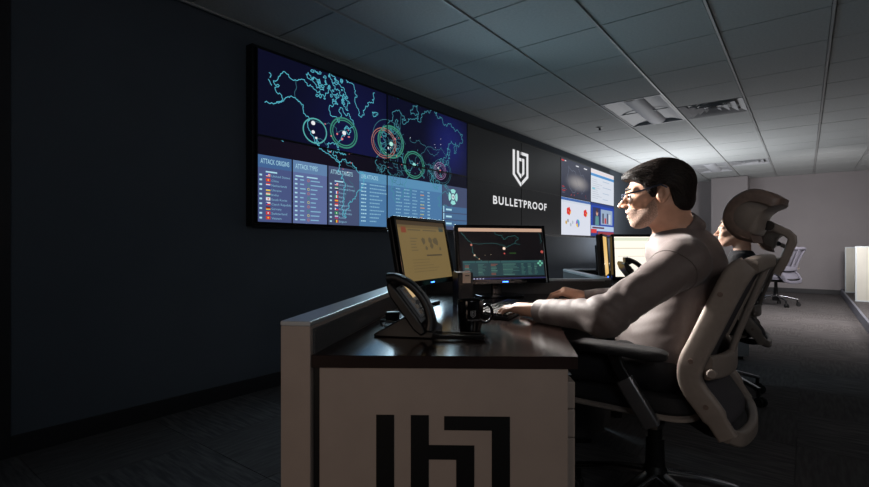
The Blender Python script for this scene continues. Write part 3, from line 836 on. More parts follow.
def clip(p, lo, hi, ax):
    def half(p, c, s):
        out = []
        for i in range(len(p)):
            a, b = p[i - 1], p[i]
            da, db = s * (a[ax] - c), s * (b[ax] - c)
            if (da >= 0) != (db >= 0):
                t = da / (da - db)
                out.append((a[0] + (b[0] - a[0]) * t, a[1] + (b[1] - a[1]) * t))
            if db >= 0: out.append(b)
        return out
    p = half(p, lo, 1)
    return half(p, hi, -1) if len(p) > 2 else []


for (c, r), (sm, label) in screens.items():
    y0 = VY0 + c * PW; z0 = VZ0 + (1 - r) * PH
    t = thing('video_wall_display', label, 'display', (XW, y0, z0), 0, 'twelve displays of the video wall')
    B = 0.007                                            # bezel
    MB().box((0.048, PW / 2, PH / 2), (0.092, PW - 0.001, PH - 0.001)).build('housing', M_black, t, bevel=0.002, smooth=False)
    bz = MB()
    for (a, b, w, h) in ((B / 2, PH / 2, B, PH - 0.001), (PW - B / 2, PH / 2, B, PH - 0.001), (PW / 2, B / 2, PW - 2 * B, B), (PW / 2, PH - B / 2, PW - 2 * B, B)):
        bz.box((0.0985, a, b), (0.009, w - 0.001, h))
    bz.build('bezel', M_black, t, smooth=False)
    s = MB(); s.add([(0.0995, B, B), (0.0995, PW - B, B), (0.0995, PW - B, PH - B), (0.0995, B, PH - B)], [(0, 1, 2, 3)])
    s.build('screen', sm, t, smooth=False)
    g = MB()
    for p, m, layer in CONTENT:
        if max(q[0] for q in p) < y0 or min(q[0] for q in p) > y0 + PW or max(q[1] for q in p) < z0 or min(q[1] for q in p) > z0 + PH:
            continue
        q = clip(p, y0 + B, y0 + PW - B, 0)
        q = clip(q, z0 + B, z0 + PH - B, 1) if len(q) > 2 else []
        if len(q) > 2:
            g.use(m)
            g.add([(0.0995 + 0.0006 * layer, a - y0, b - z0) for a, b in q], [tuple(range(len(q)))])
    if g.v:
        o = g.build('screen_picture', None, t, smooth=False)
        o['kind'] = 'stuff'
CONTENT.clear()
bpy.data.objects.remove(_to)
fr = thing('video_wall_mount', 'black mounting rail frame around and behind the video wall displays', 'mount', (XW, VY0, VZ0))
for (a, b, w, h) in ((-0.012, PH, 0.018, 2 * PH + 0.05), (6 * PW + 0.012, PH, 0.018, 2 * PH + 0.05), (3 * PW, -0.013, 6 * PW + 0.03, 0.02), (3 * PW, 2 * PH + 0.013, 6 * PW + 0.03, 0.02)):
    MB().box((0.04, a, b), (0.078, w, h)).build('mount_rail', M_black, fr, bevel=0.002, smooth=False)

# ------------------------------------------------------------------ the man's console (camera-aligned ground coordinates: right, depth)
DT = 0.753                     # worktop height
RT = 0.834                     # ridge panel height
GX = lambda p: W(p[0], p[1])


def gmb(poly, z0, z1):
    """prism over a plan polygon given in camera-aligned ground coordinates, in world coordinates around its own base point"""
    pts = [W(*p) for p in poly]
    c = sum(pts, Vector()) / len(pts)
    c.z = z0
    return MB().prism([(p.x - c.x, p.y - c.y) for p in pts], 0, z1 - z0), c


def strip(a, b, w0, w1):
    """plan rectangle along a->b, offset sideways from w0 to w1 (left positive)"""
    a, b = Vector(a), Vector(b); d = (b - a).normalized(); n = Vector((-d.y, d.x))
    return [tuple(a + n * w1), tuple(a + n * w0), tuple(b + n * w0), tuple(b + n * w1)]


ang = math.atan(77.5 / F_PX)
RA = Vector((-0.3005, 1.165)); RD = Vector((math.sin(ang), math.cos(ang)))
RE = RA + RD * 1.56             # far end of the ridge panel's inner face


def ridge(name, label, a, b, w0, w1, hgt, face, cat='panel', group=None, body=None):
    """low screen panel: laminate body, fabric face, pale top cap"""
    a, b = Vector(a), Vector(b); d = (b - a); L = d.length; d.normalize()
    o = thing(name, label, cat, W(a.x, a.y), ALPHA + math.atan2(d.y, d.x), group)
    MB().box((L / 2, (w0 + w1) / 2, (hgt - 0.012) / 2), (L, abs(w1 - w0), hgt - 0.012)).build('body', body or M_lam, o, bevel=0.002, smooth=False)
    MB().box((L / 2, (w0 + w1) / 2, hgt - 0.006), (L + 0.002, abs(w1 - w0) + 0.002, 0.012)).build('top_cap', M_lamtop, o, bevel=0.003, smooth=False)
    for (y, s) in face:
        MB().box((L / 2, y + s * 0.003, DT + (hgt - 0.02 - DT) / 2), (L - 0.03, 0.006, hgt - 0.02 - DT)).build('fabric_face', M_fabric, o, smooth=False)
    return o


ridge('console_screen', 'low screen panel along the video wall side of the near console', RA, RE, 0.001, 0.078, RT, [(0.001, -1)])
DIV_L = RE + Vector((0.0, 0.0)); DIV_R = Vector((0.93, 2.62))
DIV_A = Vector((DIV_L.x + 0.005, 2.655))
ridge('console_screen', 'low dark divider panel behind the monitor with the black map', DIV_A, DIV_R, -0.0, 0.05, RT, [(0.0, -1)], body=M_fabric)

plan = [(RA.x + .002, RA.y - 0.002), (0.343, 1.148)] + [tuple(p) for p in smooth_path([(0.352, 1.2), (0.395, 1.47), (0.455, 1.72), (0.60, 1.95), (0.74, 2.08), (0.84, 2.28), (0.88, 2.45), (0.92, 2.606)], 5)] + [(DIV_A.x + 0.012, 2.642)]
mb, c = gmb(plan, DT - 0.03, DT - 0.001)
wt = thing('worktop', 'glossy dark brown worktop with curved edge under the man\'s forearms', 'worktop', c)
mb.build('edge_band', M_topedge, wt, smooth=False)
mb2, c2 = gmb([(p[0], p[1]) for p in plan], DT - 0.001, DT)
mb2.build('laminate_surface', M_top, wt, smooth=False, loc=(0, 0, 0.029))

# drawer pedestal carrying the big emblem on its end panel
pd = thing('drawer_pedestal', 'taupe drawer pedestal with a large black emblem on its end', 'pedestal', W(RA.x + 0.02, 1.17), ALPHA + math.atan2(1.148 - 1.165, 0.343 + 0.2957))
PWD, PDP, PHT = 0.602, 0.46, DT - 0.031
MB().prism([(0.012, 0.0125), (PWD - 0.002, 0.0125), (PWD - 0.002, PDP), (0.095, PDP)], 0.031, PHT).build('carcass', M_lam, pd, bevel=0.002, smooth=False)
MB().prism([(0.04, 0.03), (PWD - 0.03, 0.03), (PWD - 0.03, PDP - 0.02), (0.12, PDP - 0.02)], 0.001, 0.031).build('plinth', M_black, pd, smooth=False)
MB().box((-0.008, 0.012, PHT / 2), (0.0155, 0.012, PHT)).build('gap_filler', M_print, pd, smooth=False)  # black strip standing in for the deep shade in this gap
ep = MB().box((PWD / 2, 0.006, PHT / 2 + 0.004), (PWD, 0.012, PHT - 0.01)).build('end_panel', M_lam, pd, bevel=0.0015, smooth=False)
lg = MB()
for p in shield(0.139, 0.218, 0.3235, 0.39, None):
    lg.prism(p, 0, 0.0012, lambda a, b, cc: (a, -0.0002 - cc, b))
tag(lg.build('emblem', M_print, pd, smooth=False), 'black shield emblem with a letter b')
zs = [(0.685, 0.62), (0.617, 0.55), (0.547, 0.30), (0.297, 0.04)]
for k, (z1, z0) in enumerate(zs):
    d = MB().box((PWD + 0.0125, 0.016 + PDP / 2, (z0 + z1) / 2), (0.019, PDP - 0.01, z1 - z0)).build('drawer_front', M_lam, pd, bevel=0.0015, smooth=False)
    MB().box((PWD + 0.028, 0.016 + PDP / 2, z1 - 0.006), (0.016, PDP * 0.6, 0.004)).build('pull', M_alu, d, bevel=0.001, smooth=False)
# far support leg of the worktop
lgp = W(0.50, 2.5) - c
lgp.z = -c.z
leg = MB().box((0, 0, 0.357), (0.6, 0.03, 0.714)).build('leg_panel', M_fabric, wt, bevel=0.002, smooth=False, loc=lgp, rz=ALPHA)
MB().box((0, 0, 0.012), (0.62, 0.06, 0.024)).build('foot', M_black, leg, bevel=0.002, smooth=False)


# ------------------------------------------------------------------ monitors
def monitor(label, X, Z, theta, w, h, zb, tilt, picture, screen_mat, neck_back=0.07, led=True, base_z=DT, group='desk monitors', name='monitor', base=(0.24, 0.17, 0.6)):
    """X,Z ground position; the screen faces local -Y turned by theta"""
    t = thing(name, label, 'monitor', W(X, Z, base_z), ALPHA + math.radians(theta), group)
    zc = zb - base_z + h / 2
    R = Matrix.Rotation(math.radians(-tilt), 3, 'X'); C = Vector((0, 0, zc))
    fr = MB()
    b = 0.016
    for (cx_, cz_, ww, hh) in ((-w / 2 + b / 2, 0, b, h), (w / 2 - b / 2, 0, b, h), (0, h / 2 - b / 2, w - 2 * b, b), (0, -h / 2 + b * 0.75, w - 2 * b, b * 1.5)):
        fr.box(C + R @ Vector((cx_, -0.002, cz_)), (ww, 0.018, hh), R)
    fr.build('bezel', M_gloss, t, bevel=0.002, smooth=False)
    MB().box(C + R @ Vector((0, 0.018, 0)), (w - 0.004, 0.024, h - 0.004), R).box(C + R @ Vector((0, 0.038, -0.01)), (w * 0.55, 0.022, h * 0.6), R).build('housing', M_black, t, bevel=0.006, smooth=False)
    sw, sh = w - 2 * b, h - 2.5 * b; so = b * 0.25
    P = lambda u, v, d: C + R @ Vector((-sw / 2 + u * sw, -0.004 - d, -sh / 2 + so + v * sh))
    s = MB(); s.add([P(0, 0, 0), P(1, 0, 0), P(1, 1, 0), P(0, 1, 0)], [(0, 1, 2, 3)])
    so_ = s.build('screen', screen_mat, t, smooth=False)
    if picture:
        g = MB()
        for p, m, layer in picture:
            g.use(m); g.add([P(u, v, 0.0005 * layer) for u, v in p], [tuple(range(len(p)))])
        o = g.build('screen_picture', None, so_, smooth=False); o['kind'] = 'stuff'
    nb = neck_back
    MB().sweep(smooth_path([(0, nb, 0.012), (0, nb + 0.004, 0.06), (0, nb, zc - 0.06), (0, 0.04, zc - 0.02)], 4), rrect(0.055, 0.018, 0.006), hint=(1, 0, 0)).build('neck', M_gloss, t)
    MB().prism(rrect(base[0], base[1], 0.05, 6), 0.0, 0.012, lambda a, b_, c_: (a, b_ + nb * base[2], c_)).build('base_plate', M_gloss, t, bevel=0.003)
    if led:
        q = C + R @ Vector((0.0, -0.0125, -h / 2 + b * 0.6))
        MB().box(q, (0.03, 0.002, 0.005), R).build('power_light', glow((50, 105, 255), 8, 'blue_led'), t, smooth=False)
    return t


PIC = []


def prect(u0, v0, u1, v1, m, l=1): PIC.append(([(u0, v0), (u1, v0), (u1, v1), (u0, v1)], m, l))


def pline(pts, w, m, l=2, asp=1.7):
    for (x0, y0), (x1, y1) in zip(pts[:-1], pts[1:]):
        dx, dy = (x1 - x0) * asp, y1 - y0; L = math.hypot(dx, dy)
        if L < 1e-6: continue
        nx, ny = -dy / L * w / 2 / asp, dx / L * w / 2
        PIC.append(([(x0 + nx, y0 + ny), (x0 - nx, y0 - ny), (x1 - nx, y1 - ny), (x1 + nx, y1 + ny)], m, l))


def pdisc(u, v, r, m, l=3, asp=1.7):
    PIC.append(([(u + r / asp * math.cos(k * .628), v + r * math.sin(k * .628)) for k in range(10)], m, l))


# amber-tinted document page
a1, a2, a3 = glow((116, 98, 62)), glow((86, 76, 56)), glow((96, 82, 54))
prect(0, .93, 1, 1, glow((66, 54, 40))); prect(0, .88, 1, .93, glow((100, 84, 56)))
prect(.08, .80, .17, .90, glow((120, 62, 44))); prect(.86, .84, .96, .93, glow((56, 66, 62)))
prect(.2, .84, .45, .86, a2); prect(.5, .84, .8, .86, a2)
for k in range(5): prect(.22, .70 - k * .05, .22 + rnd.uniform(.08, .16), .712 - k * .05, a2)
for (u, v, s) in ((.48, .66, .05), (.52, .54, .035), (.62, .68, .05), (.64, .58, .045), (.74, .66, .07), (.82, .52, .03)):
    PIC.append(([(u + s * math.cos(k * .9) * rnd.uniform(.6, 1.1), v + s * 1.3 * math.sin(k * .9) * rnd.uniform(.6, 1.1)) for k in range(7)], a2, 2))
prect(.5, .40, .84, .425, glow((70, 62, 48)))
for k in range(5): prect(.2, .34 - k * .05, .2 + rnd.uniform(.3, .6), .35 - k * .05, a3)
pic1, PIC = PIC, []
monitor('tilted desk monitor with an amber page behind the phone', -0.042, 2.18, 62, 0.475, 0.304, 0.839, 11, pic1, a1, neck_back=0.045, base=(0.16, 0.11, 0.0))
# black map page
prect(0, .935, 1, 1, glow((196, 160, 138)), 1); prect(0, 0, 1, .03, glow((40, 42, 78)), 2)
c1 = glow((44, 92, 92)); c2 = glow((60, 98, 92))
pline(rough([(.03, .92), (.08, .80), (.14, .72), (.15, .6), (.17, .47), (.2, .42), (.25, .36)], .1, 2), .010, c1)
pline(rough([(.14, .70), (.3, .70), (.45, .69), (.52, .66), (.55, .62), (.6, .66), (.66, .70), (.72, .68)], .12, 2), .007, c1)
pline(rough([(.42, .93), (.5, .86), (.52, .78), (.58, .84), (.66, .86), (.7, .78), (.66, .7)], .25, 3), .008, c1)
pline(rough([(.96, .92), (.98, .8), (.97, .7)], .2, 2), .008, c1)
prect(.58, .50, .66, .515, glow((50, 90, 40)), 2)
for (u, v, r, cc) in ((.52, .60, .03, (240, 205, 180)), (.52, .60, .018, (255, 240, 225)), (.14, .67, .02, (206, 120, 100)), (.17, .47, .018, (220, 190, 160)), (.52, .50, .016, (200, 90, 80)), (.98, .53, .03, (180, 80, 72)), (.36, .48, .008, (190, 180, 150)), (.29, .47, .006, (190, 180, 150)), (.22, .40, .012, (200, 150, 120))):
    pdisc(u, v, r, glow(cc))
prect(.03, .06, .99, .36, glow((36, 60, 66)), 1)
for (u0, u1) in ((.03, .17), (.18, .32), (.33, .46), (.47, .98)): prect(u0, .32, u1, .36, glow((48, 84, 86)), 2)
for (u, n_, w) in ((.05, 9, .09), (.2, 9, .1), (.35, 9, .08), (.49, 9, .2), (.71, 9, .05), (.79, 9, .05), (.87, 9, .04)):
    for k in range(n_): prect(u, .285 - k * .025, u + w * rnd.uniform(.5, 1), .297 - k * .025, rnd.choice((c2, c2, glow((84, 126, 112)), glow((130, 76, 62)) if u in (.05, .35) else c2)), 3)
for k in range(4): pdisc(.945 + .022 * math.cos(k * 1.57), .30 + .038 * math.sin(k * 1.57), .022, glow((112, 190, 160)), 3)
for k in range(4): prect(.14 + k * .035, .005, .155 + k * .035, .025, glow((180, 180, 200)), 3)
pic2, PIC = PIC, []
monitor('wide desk monitor showing a black map with data tables, facing the man', 0.345, 2.44, 17.5, 0.50, 0.300, 0.822, 10, pic2, glow((14, 12, 15)))

# ------------------------------------------------------------------ desk phone
def phone(label, X, Z, rz, group='desk phones', base_z=DT):
    """local +X is the side the user sits on; the handset lies along local -Y"""
    t = thing('desk_phone', label, 'phone', W(X, Z, base_z), ALPHA + rz, group)
    tl = math.radians(52)
    ux, uz = -math.cos(tl), math.sin(tl)                 # up along the face
    nx, nz = math.sin(tl), math.cos(tl)                  # out of the face
    O = Vector((0.045, 0, 0.022))
    def Q(u, y, n_): return O + Vector((ux * u + nx * n_, y, uz * u + nz * n_))
    body = MB()
    prof = [(0, 0), (0.0, -0.022), (0.03, -0.03), (0.15, -0.028), (0.185, -0.016), (0.19, 0.0), (0.15, 0.004), (0.05, 0.004)]
    n_ = len(prof)
    vs = [Q(u, -0.085, d) for u, d in prof] + [Q(u, 0.095, d) for u, d in prof]
    body.add(vs, [tuple(range(n_)), tuple(range(n_, 2 * n_))[::-1]] + [(i, (i + 1) % n_, n_ + (i + 1) % n_, n_ + i) for i in range(n_)])
    b = body.build('body', M_black, t, bevel=0.006)
    # wedge stand reaching back from the body
    MB().prism([(0.062, 0), (-0.125, 0), (-0.125, 0.008), (-0.03, 0.062), (0.01, 0.05), (0.062, 0.018)], -0.07, 0.08, lambda a, b_, c_: (a, c_, b_)).build('stand', M_black, t, bevel=0.004)
    # display and line-key strip
    MB().box(Q(0.135, 0.035, 0.006), (0.07, 0.1, 0.004), Matrix.Rotation(tl, 3, 'Y')).build('display_panel', M_silver, t, bevel=0.001, smooth=False)
    MB().box(Q(0.137, 0.035, 0.0085), (0.05, 0.075, 0.002), Matrix.Rotation(tl, 3, 'Y')).build('display', glow((196, 166, 120), 1.0), t, smooth=False)
    strip_ = MB().box(Q(0.1, -0.034, 0.006), (0.11, 0.03, 0.006), Matrix.Rotation(tl, 3, 'Y')).build('key_strip', M_silver, t, bevel=0.001, smooth=False)
    for k in range(5):
        MB().box(Q(0.06 + k * 0.02, -0.034, 0.011), (0.013, 0.022, 0.004), Matrix.Rotation(tl, 3, 'Y')).build('line_key', M_pale, strip_, smooth=False)
    keys = MB()
    for r in range(4):
        for c_ in range(3):
            keys.box(Q(0.025 + r * 0.018, 0.01 + c_ * 0.022, 0.007), (0.012, 0.016, 0.005), Matrix.Rotation(tl, 3, 'Y'))
    k_ = keys.build('keypad', M_silver, t, smooth=False); k_['kind'] = 'stuff'
    # arched handset along the near edge
    path = [Q(u, -0.066, d) for u, d in smooth_path([(0.0, 0.012), (0.02, 0.03), (0.06, 0.046), (0.10, 0.05), (0.145, 0.043), (0.185, 0.022), (0.2, 0.002)], 4)]
    k2 = len(path)
    sc = [1.0 + 0.35 * abs(2 * i / (k2 - 1) - 1) ** 2 for i in range(k2)]
    MB().sweep(path, rrect(0.044, 0.022, 0.009), hint=(0, 1, 0), scale=sc).build('handset', M_black, t)
    for u in (0.012, 0.18):
        MB().cyl(Q(u, -0.066, 0.004), Q(u, -0.066, 0.026), 0.02, 0.024, 16).build('handset_cup', M_black, t)
    # coiled cord lying on the desk
    pts = smooth_path([(0.066, -0.075, 0.012), (0.09, -0.085, 0.010), (0.13, -0.075, 0.010), (0.18, -0.07, 0.010), (0.21, -0.06, 0.010), (0.2, -0.03, 0.010), (0.15, -0.025, 0.010), (0.06, -0.03, 0.012)], 8)
    coil = []
    P = [Vector(p) for p in pts]
    for i in range(len(P) - 1):
        d = (P[i + 1] - P[i]); a = d.normalized().cross(Vector((0, 0, 1))).normalized(); up = Vector((0, 0, 1))
        for s in range(12):
            w = 2 * math.pi * 2 * s / 12
            coil.append(P[i] + d * (s / 12) + a * 0.0055 * math.cos(w) + up * 0.0055 * math.sin(w))
    MB().tube(coil, 0.0018, 5).build('coiled_cord', M_black, t)
    return t


phone('black desk phone on its wedge stand at the near end of the worktop', -0.048, 1.44, math.radians(-12)).scale = (0.95, 0.95, 0.95)


# ------------------------------------------------------------------ mugs, speaker, keyboard, mouse, cables
def mug(label, X, Z, rz, base_z=DT, m=M_gloss, emblem=True):
    t = thing('mug', label, 'mug', W(X, Z, base_z), ALPHA + rz, 'coffee mugs')
    MB().lathe([(0.0, 0.0), (0.03, 0.0), (0.034, 0.003), (0.037, 0.02), (0.04, 0.06), (0.0415, 0.094), (0.041, 0.096), (0.0385, 0.094), (0.036, 0.04), (0.033, 0.008), (0.0, 0.006)], n=32).build('cup', m, t)
    MB().sweep(smooth_path([(0.038, 0, 0.076), (0.055, 0, 0.08), (0.068, 0, 0.066), (0.068, 0, 0.042), (0.055, 0, 0.026), (0.037, 0, 0.024)], 5), rrect(0.012, 0.008, 0.003), hint=(0, 1, 0)).build('handle', m, t)
    if emblem:
        g = MB()
        def wrap(a, b, c):
            th = -math.pi / 2 + a / 0.04
            r = 0.0375 + (b / 0.094) * 0.004 + 0.0008 + c
            return (r * math.cos(th), r * math.sin(th), b)
        for p in shield(-0.008, 0.045, 0.016, 0.022, None): g.prism(p, 0, 0.0004, wrap)
        for p in text_tris_cached: g.prism([(q[0] * 0.0045 - 0.0165, 0.036 + q[1] * 0.0042) for q in p], 0, 0.0004, wrap)
        e = g.build('print', mat('grey_print', (120, 120, 122), 0.6), t, smooth=False); e['kind'] = 'stuff'
    return t


text_tris_cached = [[(p[0], p[1]) for p in tr] for tr in _cache[('BULLETPROOF', 0.022)]]
mug('black coffee mug with grey shield print beside the phone', 0.112, 1.50, math.radians(8))

sp = thing('desk_speaker', 'small black desk speaker with pale glossy upper front between the monitors', 'speaker', W(0.125, 2.13, DT), ALPHA + math.radians(12))
MB().box((0, 0, 0.074), (0.068, 0.1, 0.148)).build('cabinet', M_black, sp, bevel=0.005)
MB().box((0.004, -0.051, 0.124), (0.036, 0.003, 0.044)).build('front_plate', M_pale, sp, bevel=0.001, smooth=False)
MB().box((0.006, -0.053, 0.134), (0.02, 0.001, 0.004)).build('badge', M_print, sp, smooth=False)
MB().lathe([(0.032, 0.0), (0.032, 0.003), (0.022, 0.004), (0.01, 0.001)], (-0.002, -0.05, 0.055), 20, Matrix.Rotation(math.radians(90), 3, 'X')).build('driver', M_rubber, sp)

kb = thing('keyboard', 'black computer keyboard under the man\'s left hand', 'keyboard', W(0.292, 1.93, DT), ALPHA + math.radians(65))
MB().prism([(-0.07, 0), (0.07, 0), (0.07, 0.02), (-0.07, 0.01)], -0.22, 0.22, lambda a, b, c: (c, a, b)).build('case', M_black, kb, bevel=0.003)
keys = MB()
for r in range(6):
    for q in range(21):
        if r == 0 and 4 < q < 10:
            continue
        keys.box((-0.205 + q * 0.0205, -0.056 + r * 0.0215, 0.0145 + r * 0.0015), (0.0165, 0.0165, 0.008))
keys.box((-0.062, -0.056, 0.0145), (0.1, 0.0165, 0.008))
k_ = keys.build('keys', mat('key_plastic', (34, 34, 37), 0.5), kb, smooth=False); k_['kind'] = 'stuff'

MS = (0.545, 2.11)
ms = thing('computer_mouse', 'black computer mouse under the man\'s right hand', 'mouse', W(*MS, DT), ALPHA + math.radians(152))
vs = []; fs = []
nu, nv = 16, 8
for j in range(nv + 1):
    for i in range(nu):
        a = 2 * math.pi * i / nu; e = math.pi / 2 * j / nv
        vs.append((0.055 * math.cos(a) * math.cos(e) ** 0.7, 0.031 * math.sin(a) * math.cos(e) ** 0.7 * (1 - 0.1 * math.cos(a)), 0.034 * math.sin(e) * (1 - 0.25 * math.cos(a) * math.cos(e))))
for j in range(nv):
    for i in range(nu): fs.append((j * nu + i, j * nu + (i + 1) % nu, (j + 1) * nu + (i + 1) % nu, (j + 1) * nu + i))
fs.append(tuple(range(nu))[::-1])
m_ = MB(); m_.add(vs, fs); m_.build('shell', M_black, ms)
MB().cyl((0.03, -0.004, 0.026), (0.03, 0.004, 0.026), 0.009, n=14).build('scroll_wheel', M_rubber, ms)

cb = thing('power_cable', 'black cable and plug block lying by the low screen panel', 'cable', W(-0.145, 1.66, DT), ALPHA)
MB().tube(smooth_path([(-0.03, 0.05, 0.004), (-0.04, 0.0, 0.004), (-0.02, -0.05, 0.012), (0.01, -0.03, 0.004), (0.03, -0.06, 0.004), (0.07, -0.02, 0.004), (0.1, 0.06, 0.004)], 6), 0.004, 7).build('cord', M_black, cb)
MB().box((-0.005, 0.06, 0.014), (0.05, 0.03, 0.028)).build('plug_block', M_black, cb, bevel=0.004)


# ------------------------------------------------------------------ task chair with headrest (local: +Y forward, +X the sitter's right)
def make_chair(label, loc, rz, group, name='task_chair'):
    t = thing(name, label, 'chair', loc, rz, group)
    # five-star base
    MB().lathe([(0.0, 0.085), (0.05, 0.085), (0.055, 0.12), (0.05, 0.16), (0.036, 0.2), (0.0, 0.2)], n=20).build('hub', M_black, t)
    for k in range(5):
        a = math.radians(72 * k + 18)
        d = Vector((math.cos(a), math.sin(a), 0))
        path = [d * 0.03 + Vector((0, 0, 0.165)), d * 0.15 + Vector((0, 0, 0.15)), d * 0.3 + Vector((0, 0, 0.112))]
        MB().sweep(path, rrect(0.05, 0.03, 0.012), hint=(-d.y, d.x, 0), scale=[1.1, 0.95, 0.72]).build('base_leg', M_chrome, t)
        cst = MB().cyl(d * 0.295 + Vector((0, 0, 0.06)), d * 0.295 + Vector((0, 0, 0.105)), 0.012, n=10).build('caster', M_black, t)
        s = Vector((-d.y, d.x, 0))
        c0 = d * 0.31 + Vector((0, 0, 0.031))
        for q in (-1, 1):
            MB().cyl(c0 + s * (q * 0.008), c0 + s * (q * 0.028), 0.031, n=18).build('wheel', M_rubber, cst, bevel=0.004)
        MB().box(c0 + Vector((0, 0, 0.026)), (0.03, 0.03, 0.03)).build('fork', M_rubber, cst, bevel=0.006)
    MB().cyl((0, 0, 0.19), (0, 0, 0.42), 0.026, 0.024, 18).cyl((0, 0, 0.19), (0, 0, 0.3), 0.034, 0.032, 18).build('gas_lift', M_black, t)
    MB().prism(rrect(0.16, 0.26, 0.03), 0.40, 0.45, lambda a, b, c: (a, b - 0.03, c)).build('tilt_mechanism', M_black, t, bevel=0.008)
    for s in (-1, 1):
        MB().sweep(smooth_path([(s * 0.07, -0.12, 0.425), (s * 0.14, -0.19, 0.42), (s * 0.215, -0.245, 0.438)], 4), rrect(0.04, 0.022, 0.008), hint=(0, 0, 1)).build('back_bracket', M_black, t)
    # seat
    def slab(w, l, z0, z1, y0, m, nm, r, dip):
        out = rrect(w, l, r, 6); v = []; f = []; n_ = len(out)
        rings = [(0.94, z0), (1.0, z0 + 0.3 * (z1 - z0)), (1.0, z0 + 0.65 * (z1 - z0)), (0.96, z1 - 0.004), (0.86, z1), (0.5, z1 - dip), (0.1, z1 - dip)]
        for q, z in rings:
            for a, b in out:
                fr_ = max(0, (b * q - l * 0.3) / (l * 0.2)); v.append((a * q, b * q + y0, z - 0.02 * fr_ * fr_))
        for j in range(len(rings) - 1):
            for i in range(n_): f.append((j * n_ + i, j * n_ + (i + 1) % n_, (j + 1) * n_ + (i + 1) % n_, (j + 1) * n_ + i))
        f.append(tuple(range(n_))[::-1]); f.append(tuple(range((len(rings) - 1) * n_, len(rings) * n_)))
        mm = MB(); mm.add(v, f); return mm.build(nm, m, t)
    slab(0.49, 0.47, 0.458, 0.525, 0.065, M_seat, 'seat_cushion', 0.09, 0.008)
    slab(0.50, 0.48, 0.445, 0.47, 0.065, M_frame, 'seat_pan', 0.09, 0.0)
    # back: two bent side rails, cross bars, mesh
    rail = smooth_path([(-0.262, 0.432), (-0.215, 0.505), (-0.165, 0.575), (-0.16, 0.64), (-0.195, 0.725), (-0.25, 0.855), (-0.285, 0.93), (-0.315, 0.962)], 5)
    for s in (-1, 1):
        r_ = MB().sweep([(s * 0.23, y, z) for y, z in rail], rrect(0.036, 0.074, 0.014), hint=(1, 0, 0), scale=[0.8] * 4 + [1.0] * (len(rail) - 8) + [0.95, 0.9, 0.85, 0.75]).build('side_rail', M_frame, t)
        for (y, z) in ((-0.205, 0.52), (-0.163, 0.655), (-0.243, 0.87)):
            MB().cyl((s * 0.244, y, z), (s * 0.25, y, z), 0.008, n=12).build('rivet', M_pad, r_)
    MB().sweep(smooth_path([(-0.23, -0.315, 0.955), (-0.15, -0.335, 0.965), (0, -0.345, 0.967), (0.15, -0.335, 0.965), (0.23, -0.315, 0.955)], 5), rrect(0.045, 0.05, 0.014), hint=(0, 0, 1)).build('top_bar', M_frame, t)
    MB().sweep(smooth_path([(-0.23, -0.258, 0.442), (-0.17, -0.288, 0.42), (0, -0.305, 0.412), (0.17, -0.288, 0.42), (0.23, -0.258, 0.442)], 5), rrect(0.048, 0.03, 0.01), hint=(0, 0, 1)).build('bottom_bar', M_frame, t)
    lum = MB().sweep(smooth_path([(-0.22, -0.205, 0.635), (-0.12, -0.235, 0.63), (0, -0.245, 0.628), (0.12, -0.235, 0.63), (0.22, -0.205, 0.635)], 5), rrect(0.075, 0.03, 0.012), hint=(0, 0, 1)).build('lumbar_bar', M_frame, t)
    for s in (-1, 1):
        MB().cyl((s * 0.236, -0.218, 0.625), (s * 0.256, -0.222, 0.625), 0.017, 0.014, 14).build('lumbar_knob', M_frame, lum, bevel=0.003)
    MB().sweep(smooth_path([(0, -0.24, 0.63), (0, -0.265, 0.72), (0, -0.31, 0.85), (0, -0.345, 0.95)], 5), rrect(0.07, 0.02, 0.008), hint=(1, 0, 0)).build('spine', M_frame, t)
    vs = []; cols_ = 11
    rr_ = rail[2:-2]
    for (y, z) in rr_:
        for i in range(cols_):
            u = i / (cols_ - 1) * 2 - 1
            vs.append((u * 0.218, y - 0.006 - 0.028 * (1 - u * u), z))
    fs = [(a * cols_ + b, a * cols_ + b + 1, (a + 1) * cols_ + b + 1, (a + 1) * cols_ + b) for a in range(len(rr_) - 1) for b in range(cols_ - 1)]
    mm = MB(); mm.add(vs, fs); o = mm.build('back_mesh', M_mesh, t)
    q = o.modifiers.new('solid', 'SOLIDIFY'); q.thickness = 0.006
    # arms
    for s in (-1, 1):
        pts = smooth_path([(s * 0.29, -0.105, 0.668), (s * 0.292, -0.03, 0.673), (s * 0.288, 0.07, 0.674), (s * 0.278, 0.16, 0.672), (s * 0.266, 0.21, 0.664)], 5)
        n_ = len(pts)
        sc = [0.55, 0.85, 0.95] + [1.0] * (n_ - 6) + [0.95, 0.85, 0.55]
        MB().sweep(pts, rrect(0.09, 0.034, 0.014), hint=(1, 0, 0), scale=sc).build('arm_pad', M_seat, t)
        MB().sweep([(s * 0.288, 0.06, 0.655), (s * 0.286, 0.045, 0.61), (s * 0.284, -0.01, 0.53)], rrect(0.022, 0.04, 0.006), hint=(1, 0, 0)).build('arm_post', M_black, t)
        MB().sweep([(s * 0.285, 0.028, 0.575), (s * 0.282, -0.025, 0.49), (s * 0.27, -0.055, 0.435)], rrect(0.032, 0.054, 0.008), hint=(1, 0, 0)).build('arm_sleeve', M_alu, t)
        MB().sweep(smooth_path([(s * 0.275, -0.05, 0.435), (s * 0.2, -0.05, 0.42), (s * 0.07, -0.04, 0.425)], 4), rrect(0.045, 0.02, 0.006), hint=(0, 1, 0)).build('arm_bracket', M_black, t)
    # headrest: thick curved pad on a crescent shell, carried by a cranked bracket
    outer = smooth_path([(-0.335, 1.026), (-0.285, 1.042), (-0.252, 1.085), (-0.252, 1.13), (-0.278, 1.172), (-0.325, 1.196), (-0.372, 1.185), (-0.405, 1.163)], 4)
